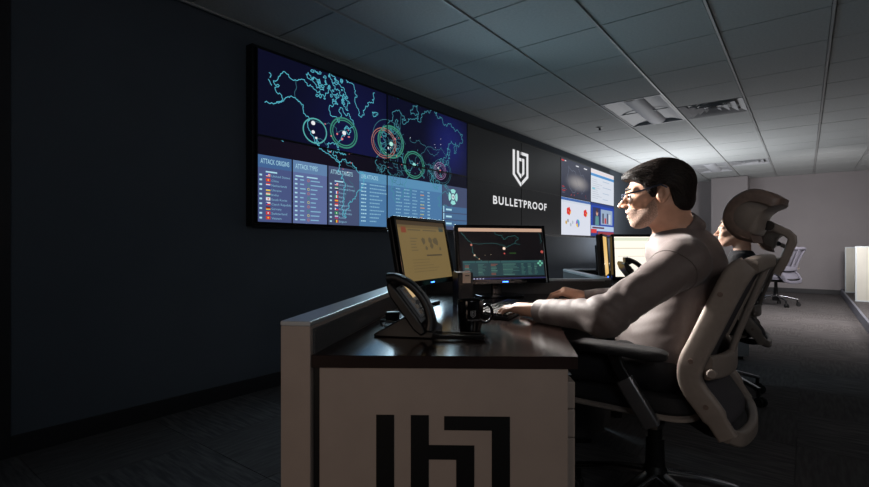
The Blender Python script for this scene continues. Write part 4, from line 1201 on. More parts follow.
    inner = smooth_path([(-0.33, 1.05), (-0.296, 1.066), (-0.278, 1.094), (-0.279, 1.125), (-0.298, 1.153), (-0.33, 1.168), (-0.368, 1.16), (-0.400, 1.143)], 4)
    back = smooth_path([(-0.336, 1.052), (-0.345, 1.07), (-0.35, 1.095), (-0.362, 1.12), (-0.385, 1.138), (-0.404, 1.148)], 5)
    def loft(prof_fn, nm, m, wid):
        mm = MB(); n_ = None; st = [(-1.0, 0.80), (-0.97, 0.92), (-0.88, 1.0), (-0.5, 1.0), (0, 1.0), (0.5, 1.0), (0.88, 1.0), (0.97, 0.92), (1.0, 0.80)]
        v = []; cy_, cz_ = -0.32, 1.11
        for sx, q in st:
            pr = prof_fn(sx); n_ = len(pr)
            bow = 0.03 * sx * sx
            for y, z in pr: v.append((sx * wid, cy_ + (y - cy_) * q + bow * 0.6, cz_ + (z - cz_) * q))
        f = [(a * n_ + b, a * n_ + (b + 1) % n_, (a + 1) * n_ + (b + 1) % n_, (a + 1) * n_ + b) for a in range(len(st) - 1) for b in range(n_)]
        f += [tuple(range(n_))[::-1], tuple(range((len(st) - 1) * n_, len(st) * n_))]
        mm.add(v, f); return mm.build(nm, m, t, angle=50)
    loft(lambda sx: outer + inner[::-1], 'headrest_pad', M_pad, 0.15)
    loft(lambda sx: [(y + 0.002, z) for y, z in inner] + back[::-1], 'headrest_shell', M_frame, 0.142)
    MB().sweep([(0, -0.335, 1.088), (0, -0.362, 1.08), (0, -0.40, 1.058), (0, -0.412, 1.045), (0, -0.413, 1.03), (0, -0.39, 0.965), (0, -0.37, 0.925)], rrect(0.042, 0.026, 0.006), hint=(1, 0, 0)).build('headrest_bracket', M_frame, t)
    MB().cyl((-0.04, -0.352, 1.083), (0.04, -0.352, 1.083), 0.016, n=14).build('headrest_pivot', M_black, t)
    return t


CH = (0.827, 1.80); PHI = math.radians(38)
# local +Y must point along (-cos phi, sin phi) of the camera-aligned frame
chair = make_chair('tall taupe task chair with curved headrest that the man sits in', W(*CH), ALPHA + math.pi / 2 - PHI, 'task chairs')

# ------------------------------------------------------------------ people: smooth distance fields turned into one skin each
def smin(a, b, k):
    h = np.clip(0.5 + 0.5 * (b - a) / k, 0, 1)
    return b * (1 - h) + a * h - k * h * (1 - h)


def smax(a, b, k):
    return -smin(-a, -b, k)


def cap(p, a, b, r0, r1):
    a = np.asarray(a, np.float32); b = np.asarray(b, np.float32); ab = b - a
    t = np.clip((p - a) @ ab / max(float(ab @ ab), 1e-9), 0, 1)
    return np.linalg.norm(p - a - t[:, None] * ab, axis=1) - (r0 + (r1 - r0) * t)


def ell(p, c, r, ax=None):
    q = p - np.asarray(c, np.float32)
    if ax is not None:
        q = q @ np.asarray(ax, np.float32).T
    r = np.asarray(r, np.float32)
    k0 = np.linalg.norm(q / r, axis=1); k1 = np.linalg.norm(q / (r * r), axis=1) + 1e-9
    return k0 * (k0 - 1) / k1


def mesh_field(fn, lo, hi, h, stride=6):
    """surface nets over a sparsely sampled field"""
    lo = np.array(lo, np.float64); n = (np.ceil((np.array(hi) - lo) / h / stride).astype(int)) * stride
    nc = n // stride
    ci = np.stack(np.meshgrid(*[np.arange(k) for k in nc], indexing='ij'), -1).reshape(-1, 3)
    cc = (lo + (ci * stride + (stride - 1) / 2) * h).astype(np.float32)
    cd = fn(cc)
    vals = np.repeat(np.repeat(np.repeat(cd.reshape(nc), stride, 0), stride, 1), stride, 2).astype(np.float32)
    act = np.abs(cd) < stride * h * 1.35 + 0.012
    off = np.stack(np.meshgrid(*[np.arange(stride)] * 3, indexing='ij'), -1).reshape(-1, 3)
    A = ci[act]
    for s in range(0, len(A), 1500):
        idx = (A[s:s + 1500, None, :] * stride + off[None]).reshape(-1, 3)
        vals[idx[:, 0], idx[:, 1], idx[:, 2]] = fn((lo + idx * h).astype(np.float32))
    ins = vals < 0
    c8 = [ins[i:n[0] - 1 + i, j:n[1] - 1 + j, k:n[2] - 1 + k] for i in (0, 1) for j in (0, 1) for k in (0, 1)]
    tot = sum(c.astype(np.int8) for c in c8)
    cells = np.argwhere((tot > 0) & (tot < 8))
    V = np.stack([vals[cells[:, 0] + i, cells[:, 1] + j, cells[:, 2] + k] for i in (0, 1) for j in (0, 1) for k in (0, 1)], 1)
    cor = np.array([(i, j, k) for i in (0, 1) for j in (0, 1) for k in (0, 1)], float)
    acc = np.zeros((len(cells), 3)); cnt = np.zeros(len(cells))
    for a in range(8):
        for b in range(a + 1, 8):
            if np.abs(cor[a] - cor[b]).sum() != 1: continue
            m = (V[:, a] < 0) != (V[:, b] < 0)
            t = V[m, a] / (V[m, a] - V[m, b])
            acc[m] += cor[a] + t[:, None] * (cor[b] - cor[a]); cnt[m] += 1
    pts = lo + (cells + acc / cnt[:, None]) * h
    ids = -np.ones(tuple(n - 1), np.int32); ids[cells[:, 0], cells[:, 1], cells[:, 2]] = np.arange(len(cells))
    faces = []
    for ax in range(3):
        sl = [slice(0, k) for k in n]; sl2 = list(sl)
        sl[ax] = slice(0, n[ax] - 1); sl2[ax] = slice(1, n[ax])
        A_, B_2 = ins[tuple(sl)], ins[tuple(sl2)]
        e = np.argwhere(A_ != B_2)
        u, w = [(1, 2), (2, 0), (0, 1)][ax]
        e = e[(e[:, u] > 0) & (e[:, w] > 0) & (e[:, u] < n[u] - 1) & (e[:, w] < n[w] - 1)]
        if not len(e): continue
        du = np.zeros(3, int); du[u] = 1; dw = np.zeros(3, int); dw[w] = 1
        q = np.stack([ids[tuple((e - du - dw).T)], ids[tuple((e - dw).T)], ids[tuple(e.T)], ids[tuple((e - du).T)]], 1)
        fl = A_[tuple(e.T)]
        q[~fl] = q[~fl][:, ::-1]
        faces.append(q)
    return pts, np.concatenate(faces)


def field_obj(name, fn, lo, hi, h, m, parent, stride=6, smooth_it=0):
    """mesh in camera-aligned ground coordinates -> child of a thing whose empty uses that frame"""
    pts, fc = mesh_field(fn, lo, hi, h, stride)
    me = bpy.data.meshes.new(name)
    me.from_pydata(pts.tolist(), [], fc.tolist())
    me.materials.append(m); me.update(); me.shade_smooth()
    o = bpy.data.objects.new(name, me); COL.objects.link(o); o.parent = parent
    if smooth_it:
        s = o.modifiers.new('smooth', 'SMOOTH'); s.factor = 0.5; s.iterations = smooth_it
    return o


def px3(x, y, z):
    return np.array([(x - CX) / F_PX * z, z, H - (y - CY) / F_PX * z])


def nrm(v):
    v = np.asarray(v, float); return v / np.linalg.norm(v)


FWD, LOW = 1.09, 0.86         # profile: longer face front, shorter lower face


def head_frame(center, phi, pitch, scale=1.0):
    """rows: forward, left, up of the head, in camera-aligned ground coordinates"""
    f = np.array([-math.cos(phi), math.sin(phi), 0.0]); l = np.array([-math.sin(phi), -math.cos(phi), 0.0]); u = np.array([0, 0, 1.0])
    f2 = f * math.cos(pitch) + u * math.sin(pitch); u2 = -f * math.sin(pitch) + u * math.cos(pitch)
    A = np.stack([f2, l, u2])
    def to(p):
        q = ((p - np.asarray(center, np.float32)) @ A.T.astype(np.float32)) / scale
        q[:, 0] = np.where(q[:, 0] > 0, q[:, 0] / FWD, q[:, 0]); q[:, 2] = np.where(q[:, 2] < 0.01, (q[:, 2] - 0.01) / LOW + 0.01, q[:, 2])
        return q
    def back(q):
        x, y, z = q
        x = x * FWD if x > 0 else x; z = (z - 0.01) * LOW + 0.01 if z < 0.01 else z
        return np.asarray(center) + (np.array([x, y, z]) * scale) @ A
    return A, to, back


def head_field(q, female=False):
    """head in its own frame: x forward, y left, z up; about 0.235 tall"""
    d = ell(q, (-0.016, 0, 0.034), (0.096, 0.074, 0.084))
    d = smin(d, ell(q, (0.032, 0, -0.022), (0.056, 0.056, 0.082)), 0.03)
    for s in (-1, 1):
        d = smin(d, cap(q, (-0.002, s * 0.05, -0.045), (0.052, s * 0.022, -0.088), 0.020, 0.020), 0.03)
        d = smin(d, ell(q, (0.062, s * 0.042, -0.012), (0.022, 0.024, 0.020)), 0.02)
        d = smin(d, cap(q, (0.083, s * 0.012, 0.032), (0.066, s * 0.046, 0.030), 0.010, 0.009), 0.014)
    d = smin(d, ell(q, (0.068, 0, -0.098), (0.022, 0.026, 0.020)), 0.022)
    d = smin(d, ell(q, (0.074, 0, -0.052), (0.024, 0.032, 0.030)), 0.02)
    for s in (-1, 1):       # eye sockets
        d = smax(d, -ell(q, (0.098, s * 0.031, 0.014), (0.020, 0.018, 0.012)), 0.010)
    d = smin(d, cap(q, (0.086, 0, 0.022), (0.112, 0, -0.018), 0.0075, 0.0115), 0.012)
    for s in (-1, 1):
        d = smin(d, ell(q, (0.098, s * 0.013, -0.024), (0.012, 0.009, 0.008)), 0.008)
        d = smax(d, -ell(q, (0.108, s * 0.006, -0.034), (0.005, 0.004, 0.006)), 0.004)
    d = smin(d, ell(q, (0.089, 0, -0.051), (0.011, 0.024, 0.0065)), 0.006)
    d = smin(d, ell(q, (0.087, 0, -0.064), (0.011, 0.020, 0.0075)), 0.006)
    d = smax(d, -ell(q, (0.101, 0, -0.0575), (0.012, 0.026, 0.0022)), 0.003)
    for s in (-1, 1):       # ears
        e = ell(q, (-0.016, s * 0.077, -0.002), (0.020, 0.010, 0.033), np.array([[0.97, 0, 0.22], [0.0, 1, 0.0], [-0.22, 0, 0.97]]))
        e = smax(e, -ell(q, (-0.010, s * 0.088, 0.002), (0.011, 0.008, 0.020)), 0.005)
        e = smin(e, cap(q, (-0.006, s * 0.076, -0.002), (-0.002, s * 0.076, -0.012), 0.006, 0.005), 0.005)
        d = smin(d, e, 0.006)
    return d


def hand_chain(wrist, fwd, up, side, curls, spread=0.0, scale=1.0):
    """list of capsules. side = +1 thumb towards (up x fwd), -1 the other way"""
    f = nrm(fwd); u = nrm(np.asarray(up) - f * np.dot(up, f)); y = np.cross(u, f) * side
    w = np.asarray(wrist, float); L = []
    P = lambda a, b, c: w + (f * a + y * b + u * c) * scale
    palm = [(P(0.0, 0.0, 0), P(0.088, 0.026, 0.002), 0.024, 0.0145), (P(0.0, 0.0, 0), P(0.09, 0.008, 0.004), 0.024, 0.015), (P(0.0, -0.003, 0), P(0.086, -0.011, 0.003), 0.024, 0.0145), (P(0.0, -0.008, 0), P(0.078, -0.029, 0), 0.022, 0.0135)]
    fingers = []
    for (b, a, ln, r), cu in zip(((0.028, 0.09, (0.044, 0.026, 0.021), 0.0092), (0.0085, 0.094, (0.048, 0.030, 0.022), 0.0095), (-0.012, 0.089, (0.044, 0.028, 0.021), 0.009), (-0.031, 0.08, (0.034, 0.021, 0.019), 0.0078)), curls):
        p = np.array([a, b, 0.002]); an = 0.0; sp = spread * b / 0.03
        for k, (l, c) in enumerate(zip(ln, cu)):
            an += math.radians(c)
            q = p + np.array([l * math.cos(an) * math.cos(sp), l * math.cos(an) * math.sin(sp), -l * math.sin(an)])
            fingers.append((P(*p), P(*q), r * (1 - 0.1 * k), r * (1 - 0.1 * (k + 1))))
            p = q
    thumb = [(P(0.018, 0.018, -0.006), P(0.048, 0.046, -0.014), 0.015, 0.0125), (P(0.048, 0.046, -0.014), P(0.078, 0.054, -0.022), 0.0122, 0.0105), (P(0.078, 0.054, -0.022), P(0.103, 0.052, -0.028), 0.0105, 0.0085)]
    return palm, fingers, thumb


def chains(d, p, hand):
    palm, fingers, thumb = hand
    e = None
    for a, b, r0, r1 in palm:
        c = cap(p, a, b, r0, r1); e = c if e is None else smin(e, c, 0.012)
    t = None
    for a, b, r0, r1 in thumb:
        c = cap(p, a, b, r0, r1); t = c if t is None else smin(t, c, 0.004)
    e = smin(e, t, 0.010)
    for k in range(4):
        g = None
        for a, b, r0, r1 in fingers[k * 3:k * 3 + 3]:
            c = cap(p, a, b, r0, r1); g = c if g is None else smin(g, c, 0.003)
        e = smin(e, g, 0.0045)
    return smin(d, e, 0.015)


def folds(p, amp, sc, seed=0.0):
    x, y, z = p[:, 0] * sc, p[:, 1] * sc, p[:, 2] * sc
    a = np.sin(x * 1.3 + 2.1 * np.sin(y * 0.7 + seed) + 1.6 * np.sin(z * 0.9 + 1.3 * seed))
    b = np.sin(z * 1.7 - x * 0.8 + 1.8 * np.sin(x * 0.6 + y * 0.5 + 2 * seed))
    return amp * (a * 0.6 + (1 - np.abs(b)) * 0.8 - 0.4)


# ---- the man
HC = np.array([0.782, 1.682, 1.190]); HPHI, HPITCH = math.radians(24), math.radians(-7)
HA, h_to, h_back = head_frame(HC, HPHI, HPITCH)
NB = px3(679, 233, 1.70); CHEST = px3(684, 280, 1.71); MID = px3(676, 326, 1.72); HIP = np.array([0.80, 1.75, 0.615])
SL = px3(683, 262, 1.535); EL = px3(605, 317, 1.44); WL = px3(541, 311.5, 1.665)
SR = np.array([0.94, 1.868, 0.985]); ER = np.array([0.90, 2.05, 0.80]); WR = np.array([0.668, 2.10, 0.782])
BPHI = math.radians(27)
BF = np.array([-math.cos(BPHI), math.sin(BPHI), 0]); BL = np.array([-math.sin(BPHI), -math.cos(BPHI), 0])
lean = nrm(NB - HIP)
TA = np.stack([nrm(BF - lean * np.dot(BF, lean)), BL, nrm(np.cross(nrm(BF - lean * np.dot(BF, lean)), BL))])
TIPL = px3(494, 312, 1.80)
hl_up = np.array([0.0, 0.0, 1.0])
# his left hand: thumb points away from the camera; right hand: thumb towards the camera
handL = hand_chain(WL + np.array([0.0, 0.0, -0.001]), TIPL - WL + np.array([0, 0, 0.03]), hl_up, -1, [(12, 30, 22), (10, 34, 24), (14, 34, 24), (18, 30, 22)], 0.14, 1.12)
handR = hand_chain(WR + np.array([-0.012, 0, 0.006]), np.array([-0.155, 0.012, 0.05]), np.array([-0.05, -0.25, 1.0]), 1, [(34, 34, 22), (38, 40, 26), (44, 50, 34), (48, 52, 34)], 0.08, 1.05)
M1 = px3(560, 300, 2.1)


def man_skin(p):
    q = h_to(p)
    d = head_field(q)
    d = smin(d, cap(p, h_back((-0.035, 0, -0.045)), NB + np.array([0, 0, -0.02]), 0.056, 0.06), 0.03)
    d = smin(d, cap(p, h_back((0.0, 0, -0.085)), NB + BF * 0.04 + np.array([0, 0, -0.03]), 0.03, 0.04), 0.03)
    d = smin(d, ell(p, CHEST, (0.10, 0.15, 0.15), TA), 0.05)
    for S, E, Wr in ((SL, EL, WL), (SR, ER, WR)):
        d = smin(d, cap(p, NB + (S - NB) * 0.3, S, 0.045, 0.045), 0.03)
        d = smin(d, cap(p, S, E, 0.045, 0.036), 0.02)
        d = smin(d, cap(p, E, Wr, 0.036, 0.0255), 0.02)
    d = chains(d, p, handL); d = chains(d, p, handR)
    return d


def man_shirt(p):
    d = ell(p, CHEST, (0.125, 0.178, 0.19), TA)
    d = smin(d, ell(p, CHEST - TA[0] * 0.01 + lean * 0.05, (0.09, 0.15, 0.10), TA), 0.05)
    d = smin(d, ell(p, MID, (0.13, 0.165, 0.17), TA), 0.07)
    d = smin(d, ell(p, HIP + np.array([0, 0, 0.045]), (0.125, 0.17, 0.12)), 0.06)
    d = smin(d, cap(p, NB - lean * 0.03, NB - lean * 0.06, 0.075, 0.09), 0.05)
    for S, E, Wr, k in ((SL, EL, WL, 0), (SR, ER, WR, 1)):
        d = smin(d, cap(p, NB - lean * 0.045, S, 0.062, 0.066), 0.05)
        d = smin(d, cap(p, S, E, 0.069, 0.056), 0.045)
        d = smin(d, cap(p, E, E + (Wr - E) * 0.78, 0.055, 0.043), 0.03)
        d = smin(d, cap(p, E + (Wr - E) * 0.78, E + (Wr - E) * 0.97, 0.041, 0.036), 0.012)
        # bunched cloth inside the elbow
        t = np.exp(-((np.linalg.norm(p - (E + np.array([-0.01, 0.02, 0.02])), axis=1) / 0.11) ** 2))
        ax_ = (p - E) @ nrm(nrm(S - E) + nrm(E - Wr))
        d = d + 0.0045 * t * (1 - 1.6 * np.abs(np.sin(ax_ * 62 + 2.2 * np.sin(p[:, 2] * 22 + p[:, 1] * 14))))
    d = d + folds(p, 0.0045, 17, 0.7) + folds(p, 0.0012, 48, 1.9)
    neck = cap(p, h_back((-0.035, 0, -0.05)), NB - lean * 0.01, 0.058, 0.062)      # opening for the neck
    d = smax(d, -neck, 0.006)
    return np.maximum(d, DT + 0.0015 - p[:, 2] - 10 * (p[:, 0] > 0.62) - 10 * (p[:, 1] < 1.5))


man = thing('person', 'bearded man in glasses and a taupe shirt typing at the near console', 'person', W(0, 0), ALPHA)
field_obj('body', man_skin, (0.18, 1.36, 0.735), (1.12, 2.24, 1.36), 0.0036, M_skin, man)
field_obj('shirt', man_shirt, (0.28, 1.30, 0.46), (1.22, 2.20, 1.16), 0.0062, M_shirt, man)


def man_collar(p):
    """folded shirt collar: a stand close to the neck and a fall that flares over it"""
    ax_ = nrm(h_back((-0.03, 0, -0.06)) - NB)
    c = NB + ax_ * 0.004 + BF * 0.004
    q = p - c; t = q @ ax_; r = np.linalg.norm(q - t[:, None] * ax_, axis=1)
    fw = np.clip((q @ BF) / 0.07, -1, 1)
    top = 0.036 - 0.012 * fw
    R = 0.068 + 0.42 * np.clip(top - t, 0, 0.09)
    d = np.abs(r - R) * 0.9 - 0.0036
    d = smax(d, t - top, 0.003); d = smax(d, top - 0.052 - 0.03 * np.clip(fw, 0, 1) - t, 0.003)
    return smax(d, 0.010 - np.abs(q @ BL) - 10 * (fw < 0), 0.003)


field_obj('collar', man_collar, NB - 0.15, NB + 0.15, 0.0034, M_shirt, man, smooth_it=2)


def on_cloth(o, d, far=0.14):
    """first point from inside the shirt outwards where the cloth ends"""
    t = np.linspace(0.01, far, 80)[:, None]
    v = man_shirt((np.asarray(o)[None] + t * np.asarray(d)[None]).astype(np.float32))
    k = np.argmax(v > 0)
    return np.asarray(o) + np.asarray(d) * (float(t[k, 0]) + 0.0004)


for S_, E_, side in ((SL, EL, 1), (SR, ER, -1)):      # armhole seams
    ax_ = nrm(E_ - S_); a_ = nrm(np.cross(ax_, (0, 0, 1.0))); b_ = np.cross(ax_, a_)
    o_ = S_ + ax_ * 0.055
    ring_ = [on_cloth(o_ + ax_ * 0.02 * math.cos(w), a_ * math.cos(w) + b_ * math.sin(w), 0.11) for w in np.linspace(0, 2 * math.pi, 40, endpoint=False)]
    MB().tube(ring_, 0.0018, 5, closed=True).build('seam', M_shirt, man)


def cuff(E, Wr):
    ax_ = nrm(Wr - E); c = E + (Wr - E) * 0.93
    def fn(p):
        q = p - c; t = q @ ax_; r = np.linalg.norm(q - t[:, None] * ax_, axis=1)
        return np.maximum(np.abs(r - 0.0385 + 0.03 * t) - 0.0035, np.abs(t) - 0.028)
    return fn, c


for E_, W_2 in ((EL, WL), (ER, WR)):
    fn, c_ = cuff(E_, W_2)
    field_obj('cuff', lambda p, f=fn: np.maximum(f(p), DT + 0.001 - p[:, 2]), c_ - 0.07, c_ + 0.07, 0.003, M_shirt, man, smooth_it=2)


def hair_line(x, pts):
    return np.interp(x, [a for a, b in pts], [b for a, b in pts]).astype(np.float32)


def man_hair(p):
    q = h_to(p)
    d = ell(q, (-0.018, 0, 0.040), (0.108, 0.083, 0.091))
    d = smin(d, ell(q, (0.050, 0.0, 0.077), (0.050, 0.055, 0.028)), 0.03)
    d = smin(d, ell(q, (-0.055, 0, -0.02), (0.06, 0.066, 0.07)), 0.02)
    hl = hair_line(q[:, 0], [(-0.14, -0.10), (-0.07, -0.088), (-0.045, -0.05), (-0.036, 0.015), (-0.02, 0.034), (0.0, 0.03), (0.006, -0.012), (0.018, -0.014), (0.028, 0.018), (0.045, 0.045), (0.07, 0.064), (0.1, 0.075), (0.14, 0.078)])
    d = smax(d, hl - q[:, 2], 0.008)
    st = np.sin(q[:, 1] * 260 + 40 * q[:, 0] + 3 * np.sin(q[:, 0] * 60)) * np.sin(q[:, 2] * 120 + q[:, 0] * 90)
    return d + 0.0003 * st


field_obj('hair', man_hair, HC - 0.17, HC + 0.19, 0.0034, M_hair, man)


def strands(name, fn, to, A, n, m, parent, seed, center, length=0.05, steps=8, rad=0.0009):
    """combed locks: thin tapered tubes traced over the surface of a hair field"""
    rg = np.random.default_rng(seed)
    d0 = rg.normal(size=(n * 3, 3)); d0 /= np.linalg.norm(d0, axis=1)[:, None]
    t = np.full(len(d0), 0.02)
    for _ in range(40):
        t += np.clip(-fn((center + d0 * t[:, None]).astype(np.float32)), -0.01, 0.01)
    p = center + d0 * t[:, None]
    e = 0.002
    def grad(p):
        g = np.stack([fn((p + np.eye(3)[k] * e).astype(np.float32)) - fn((p - np.eye(3)[k] * e).astype(np.float32)) for k in range(3)], 1)
        return g / (np.linalg.norm(g, axis=1)[:, None] + 1e-9)
    ok = (np.abs(fn(p.astype(np.float32))) < 0.002)
    g = grad(p); q = to(p.astype(np.float32))
    ok &= (g @ A[2] > -0.55) & (q[:, 2] > -0.05)
    p = p[ok][:n]; N = len(p)
    jit = rg.normal(scale=0.16, size=(N, 3)); L = length * rg.uniform(0.6, 1.2, N)
    path = []
    for s in range(steps):
        g = grad(p); q = to(p.astype(np.float32))
        side = np.clip((0.075 - q[:, 2]) / 0.05, 0, 1)[:, None]
        flow = (-A[0] * (1 - 0.45 * side) - A[2] * 0.75 * side + A[1] * np.sign(q[:, 1:2]) * 0.35 * (1 - side)) + jit
        flow -= g * np.sum(flow * g, 1)[:, None]; flow /= np.linalg.norm(flow, axis=1)[:, None] + 1e-9
        path.append((p + g * (0.0006 + 0.0008 * math.sin(math.pi * s / (steps - 1))), g, flow))
        p = p + flow * (L / steps)[:, None]
        p = p - grad(p) * fn(p.astype(np.float32))[:, None]
    V = np.zeros((N, steps, 3, 3))
    for s, (c, g, f) in enumerate(path):
        b = np.cross(g, f); r = rad * (1 - 0.75 * s / (steps - 1))
        for k in range(3):
            a = 2 * math.pi * k / 3
            V[:, s, k] = c + r * (g * math.cos(a) + 1.8 * b * math.sin(a))
    idx = np.arange(N * steps * 3).reshape(N, steps, 3)
    F = np.concatenate([np.stack([idx[:, :-1, k], idx[:, :-1, (k + 1) % 3], idx[:, 1:, (k + 1) % 3], idx[:, 1:, k]], -1).reshape(-1, 4) for k in range(3)])
    me = bpy.data.meshes.new(name); me.from_pydata(V.reshape(-1, 3).tolist(), [], F.tolist()); me.materials.append(m); me.update(); me.shade_smooth()
    o = bpy.data.objects.new(name, me); COL.objects.link(o); o.parent = parent; o['kind'] = 'stuff'
    return o


strands('hair_locks', man_hair, h_to, HA, 1500, mat('hair_strand', (42, 33, 29), 0.5, var=0.6, scale=140, spec=0.35), man, 5, HC + np.array([0.01, 0, 0.04]), 0.045, 7, 0.0010)


def man_beard(p):
    q = h_to(p)
    d = head_field(q) - 0.0026
    lo = hair_line(q[:, 0], [(-0.02, 0.0), (0.008, -0.01), (0.02, -0.02), (0.04, -0.045), (0.06, -0.048), (0.072, -0.040), (0.085, -0.038), (0.12, -0.038)])
    d = smax(d, q[:, 2] - lo, 0.003)
    d = smax(d, 0.006 - q[:, 0], 0.003)
    d = smax(d, -ell(q, (0.098, 0, -0.0575), (0.022, 0.021, 0.0085)), 0.003)
    return d + 0.0007 * np.sin(q[:, 0] * 420) * np.sin(q[:, 1] * 390) * np.sin(q[:, 2] * 450)


field_obj('beard', man_beard, HC - 0.16, HC + 0.14, 0.003, M_beard, man, smooth_it=1)
for s in (-1, 1):
    e = MB().lathe([(0.0001, -0.0118), (0.006, -0.0102), (0.0102, -0.006), (0.0118, 0), (0.0102, 0.006), (0.006, 0.0102), (0.0001, 0.0118)], h_back((0.0745, s * 0.031, 0.013)), 16)
    eo = e.build('eye', M_white, man)
    ce = h_back((0.0855, s * 0.031, 0.0115))
    MB().lathe([(0.0001, -0.0045), (0.0035, -0.0032), (0.0045, 0), (0.0035, 0.0032), (0.0001, 0.0045)], ce, 12).build('iris', M_iris, eo)
    MB().sweep([h_back((0.0905, s * 0.016, 0.034)), h_back((0.088, s * 0.03, 0.038)), h_back((0.076, s * 0.046, 0.036))], rrect(0.006, 0.008, 0.002), hint=(0, 0, 1)).build('eyebrow', M_hair, man)
# spectacles
sg = MB()
gl = None
for s in (-1, 1):
    rim = [h_back((0.106 - 0.10 * (abs(0.033 + 0.024 * math.cos(a) - 0.0)) ** 1.25 * 1.0, s * (0.033 + 0.024 * math.cos(a)), 0.008 + 0.016 * math.sin(a))) for a in np.linspace(0, 2 * math.pi, 20, endpoint=False)]
    sg.tube(rim, 0.0013, 6, closed=True)
    sg.sweep([h_back((0.099, s * 0.057, 0.016)), h_back((0.092, s * 0.068, 0.018)), h_back((0.04, s * 0.0775, 0.022)), h_back((-0.012, s * 0.0835, 0.031)), h_back((-0.03, s * 0.083, 0.018))], rrect(0.0055, 0.003, 0.001), hint=HA[2])
sg.tube([h_back((0.1045, -0.010, 0.012)), h_back((0.108, 0, 0.015)), h_back((0.1045, 0.010, 0.012))], 0.0013, 6)
so = sg.build('spectacles', M_glassrim, man)
for s in (-1, 1):
    rim = [h_back((0.106 - 0.10 * (abs(0.033 + 0.0235 * math.cos(a))) ** 1.25, s * (0.033 + 0.0235 * math.cos(a)), 0.008 + 0.0155 * math.sin(a))) for a in np.linspace(0, 2 * math.pi, 20, endpoint=False)]
    g = MB(); g.add(rim, [tuple(range(20))]); g.build('lens', glassm, so, smooth=False)


def man_trousers(p):
    d = ell(p, HIP + np.array([0, 0, -0.02]), (0.125, 0.175, 0.10))
    for s in (-1, 1):
        hj = HIP + BL * 0.09 * s + np.array([0, 0, -0.015]); kn = HIP + BF * (0.41 if s > 0 else 0.42) + BL * (0.11 if s > 0 else 0.13) * s + np.array([0, 0, -0.02]); an = kn + BF * -0.03 + BL * s * 0.01; an = np.array([an[0], an[1], 0.11])
        d = smin(d, cap(p, hj, kn, 0.085, 0.062), 0.04)
        d = smin(d, cap(p, kn, an, 0.062, 0.052), 0.03)
    return d + folds(p, 0.004, 24, 2.2)


field_obj('trousers', man_trousers, (0.10, 1.45, 0.04), (1.05, 2.25, 0.76), 0.009, M_trouser, man)
for s in (-1, 1):
    an = HIP + BF * 0.385 + BL * 0.125 * s; an = np.array([an[0], an[1], 0.05])
    fn = lambda p, a=an: np.maximum(smin(smin(cap(p, a - BF * 0.05, a + BF * 0.12, 0.045, 0.040), cap(p, a + np.array([0, 0, 0.02]), a + np.array([0, 0, 0.07]), 0.048, 0.046), 0.03), cap(p, a + BF * 0.12, a + BF * 0.16, 0.042, 0.034), 0.03), 0.001 - p[:, 2])
    field_obj('shoe', fn, an - np.array([0.28, 0.22, 0.06]), an + np.array([0.2, 0.24, 0.14]), 0.006, M_black, man)

# ------------------------------------------------------------------ the next workstations along the row
ridge('console_screen', 'low pale-topped screen panel running back beside the man\'s mouse hand', (0.962, 2.70), (1.0, 3.62), -0.03, 0.03, RT, [(-0.03, -1)], body=M_fabric)
ridge('console_screen', 'far low screen panel behind the bright white monitor', (1.0, 3.70), (1.72, 3.74), -0.03, 0.03, RT, [(-0.03, -1)], body=M_fabric)


def desk_top(label, plan_, legs):
    mb_, c_ = gmb(plan_, DT - 0.03, DT)
    t_ = thing('worktop', label, 'worktop', c_, 0, 'console worktops')
    mb_.build('slab', M_top, t_, bevel=0.002, smooth=False)
    for p in legs:
        l_ = W(*p) - c_; l_.z = -c_.z
        MB().box((0, 0, 0.357), (0.05, 0.05, 0.713)).build('leg', M_black, t_, bevel=0.003, smooth=False, loc=l_, rz=ALPHA)
    return t_


wt['group'] = 'console worktops'
desk_top('dark worktop of the middle console, under the bright white monitor', [(1.0, 2.72), (1.62, 2.70), (1.74, 3.2), (1.72, 3.64), (1.04, 3.64)], [(1.08, 2.85), (1.10, 3.5), (1.6, 3.5), (1.55, 2.85)])


def pedestal(label, X, Z, w, d):
    t_ = thing('drawer_pedestal', label, 'pedestal', W(X, Z), ALPHA - 0.03, 'drawer pedestals')
    MB().box((w / 2, d / 2, 0.372), (w, d, 0.684)).build('carcass', M_lamtop, t_, bevel=0.003, smooth=False)
    MB().box((w / 2, d / 2, 0.016), (w - 0.05, d - 0.04, 0.03)).build('plinth', M_black, t_, smooth=False)
    for z0, z1 in ((0.035, 0.29), (0.295, 0.50), (0.505, 0.71)):
        d_ = MB().box((w + 0.009, d / 2, (z0 + z1) / 2), (0.018, d - 0.01, z1 - z0)).build('drawer_front', M_lamtop, t_, bevel=0.002, smooth=False)
        MB().box((w + 0.024, d / 2, z1 - 0.006), (0.014, d * 0.6, 0.004)).build('pull', M_alu, d_, smooth=False)
    return t_


pedestal('pale drawer pedestal seen past the back of the man\'s chair', 2.20, 4.28, 0.58, 0.46)
desk_top('dark worktop over the pale pedestal past the man\'s chair', [(2.16, 4.25), (2.80, 4.23), (2.95, 5.2), (2.3, 5.2)], [(2.40, 5.1), (2.85, 5.1)])
pedestal('distant white pedestal by the grey chair near the back wall', 5.42, 8.8, 0.58, 0.5)
desk_top('dark worktop over the distant white pedestal', [(5.38, 8.76), (6.02, 8.74), (6.2, 9.6), (5.6, 9.6)], [(5.7, 9.5), (6.1, 9.5)])

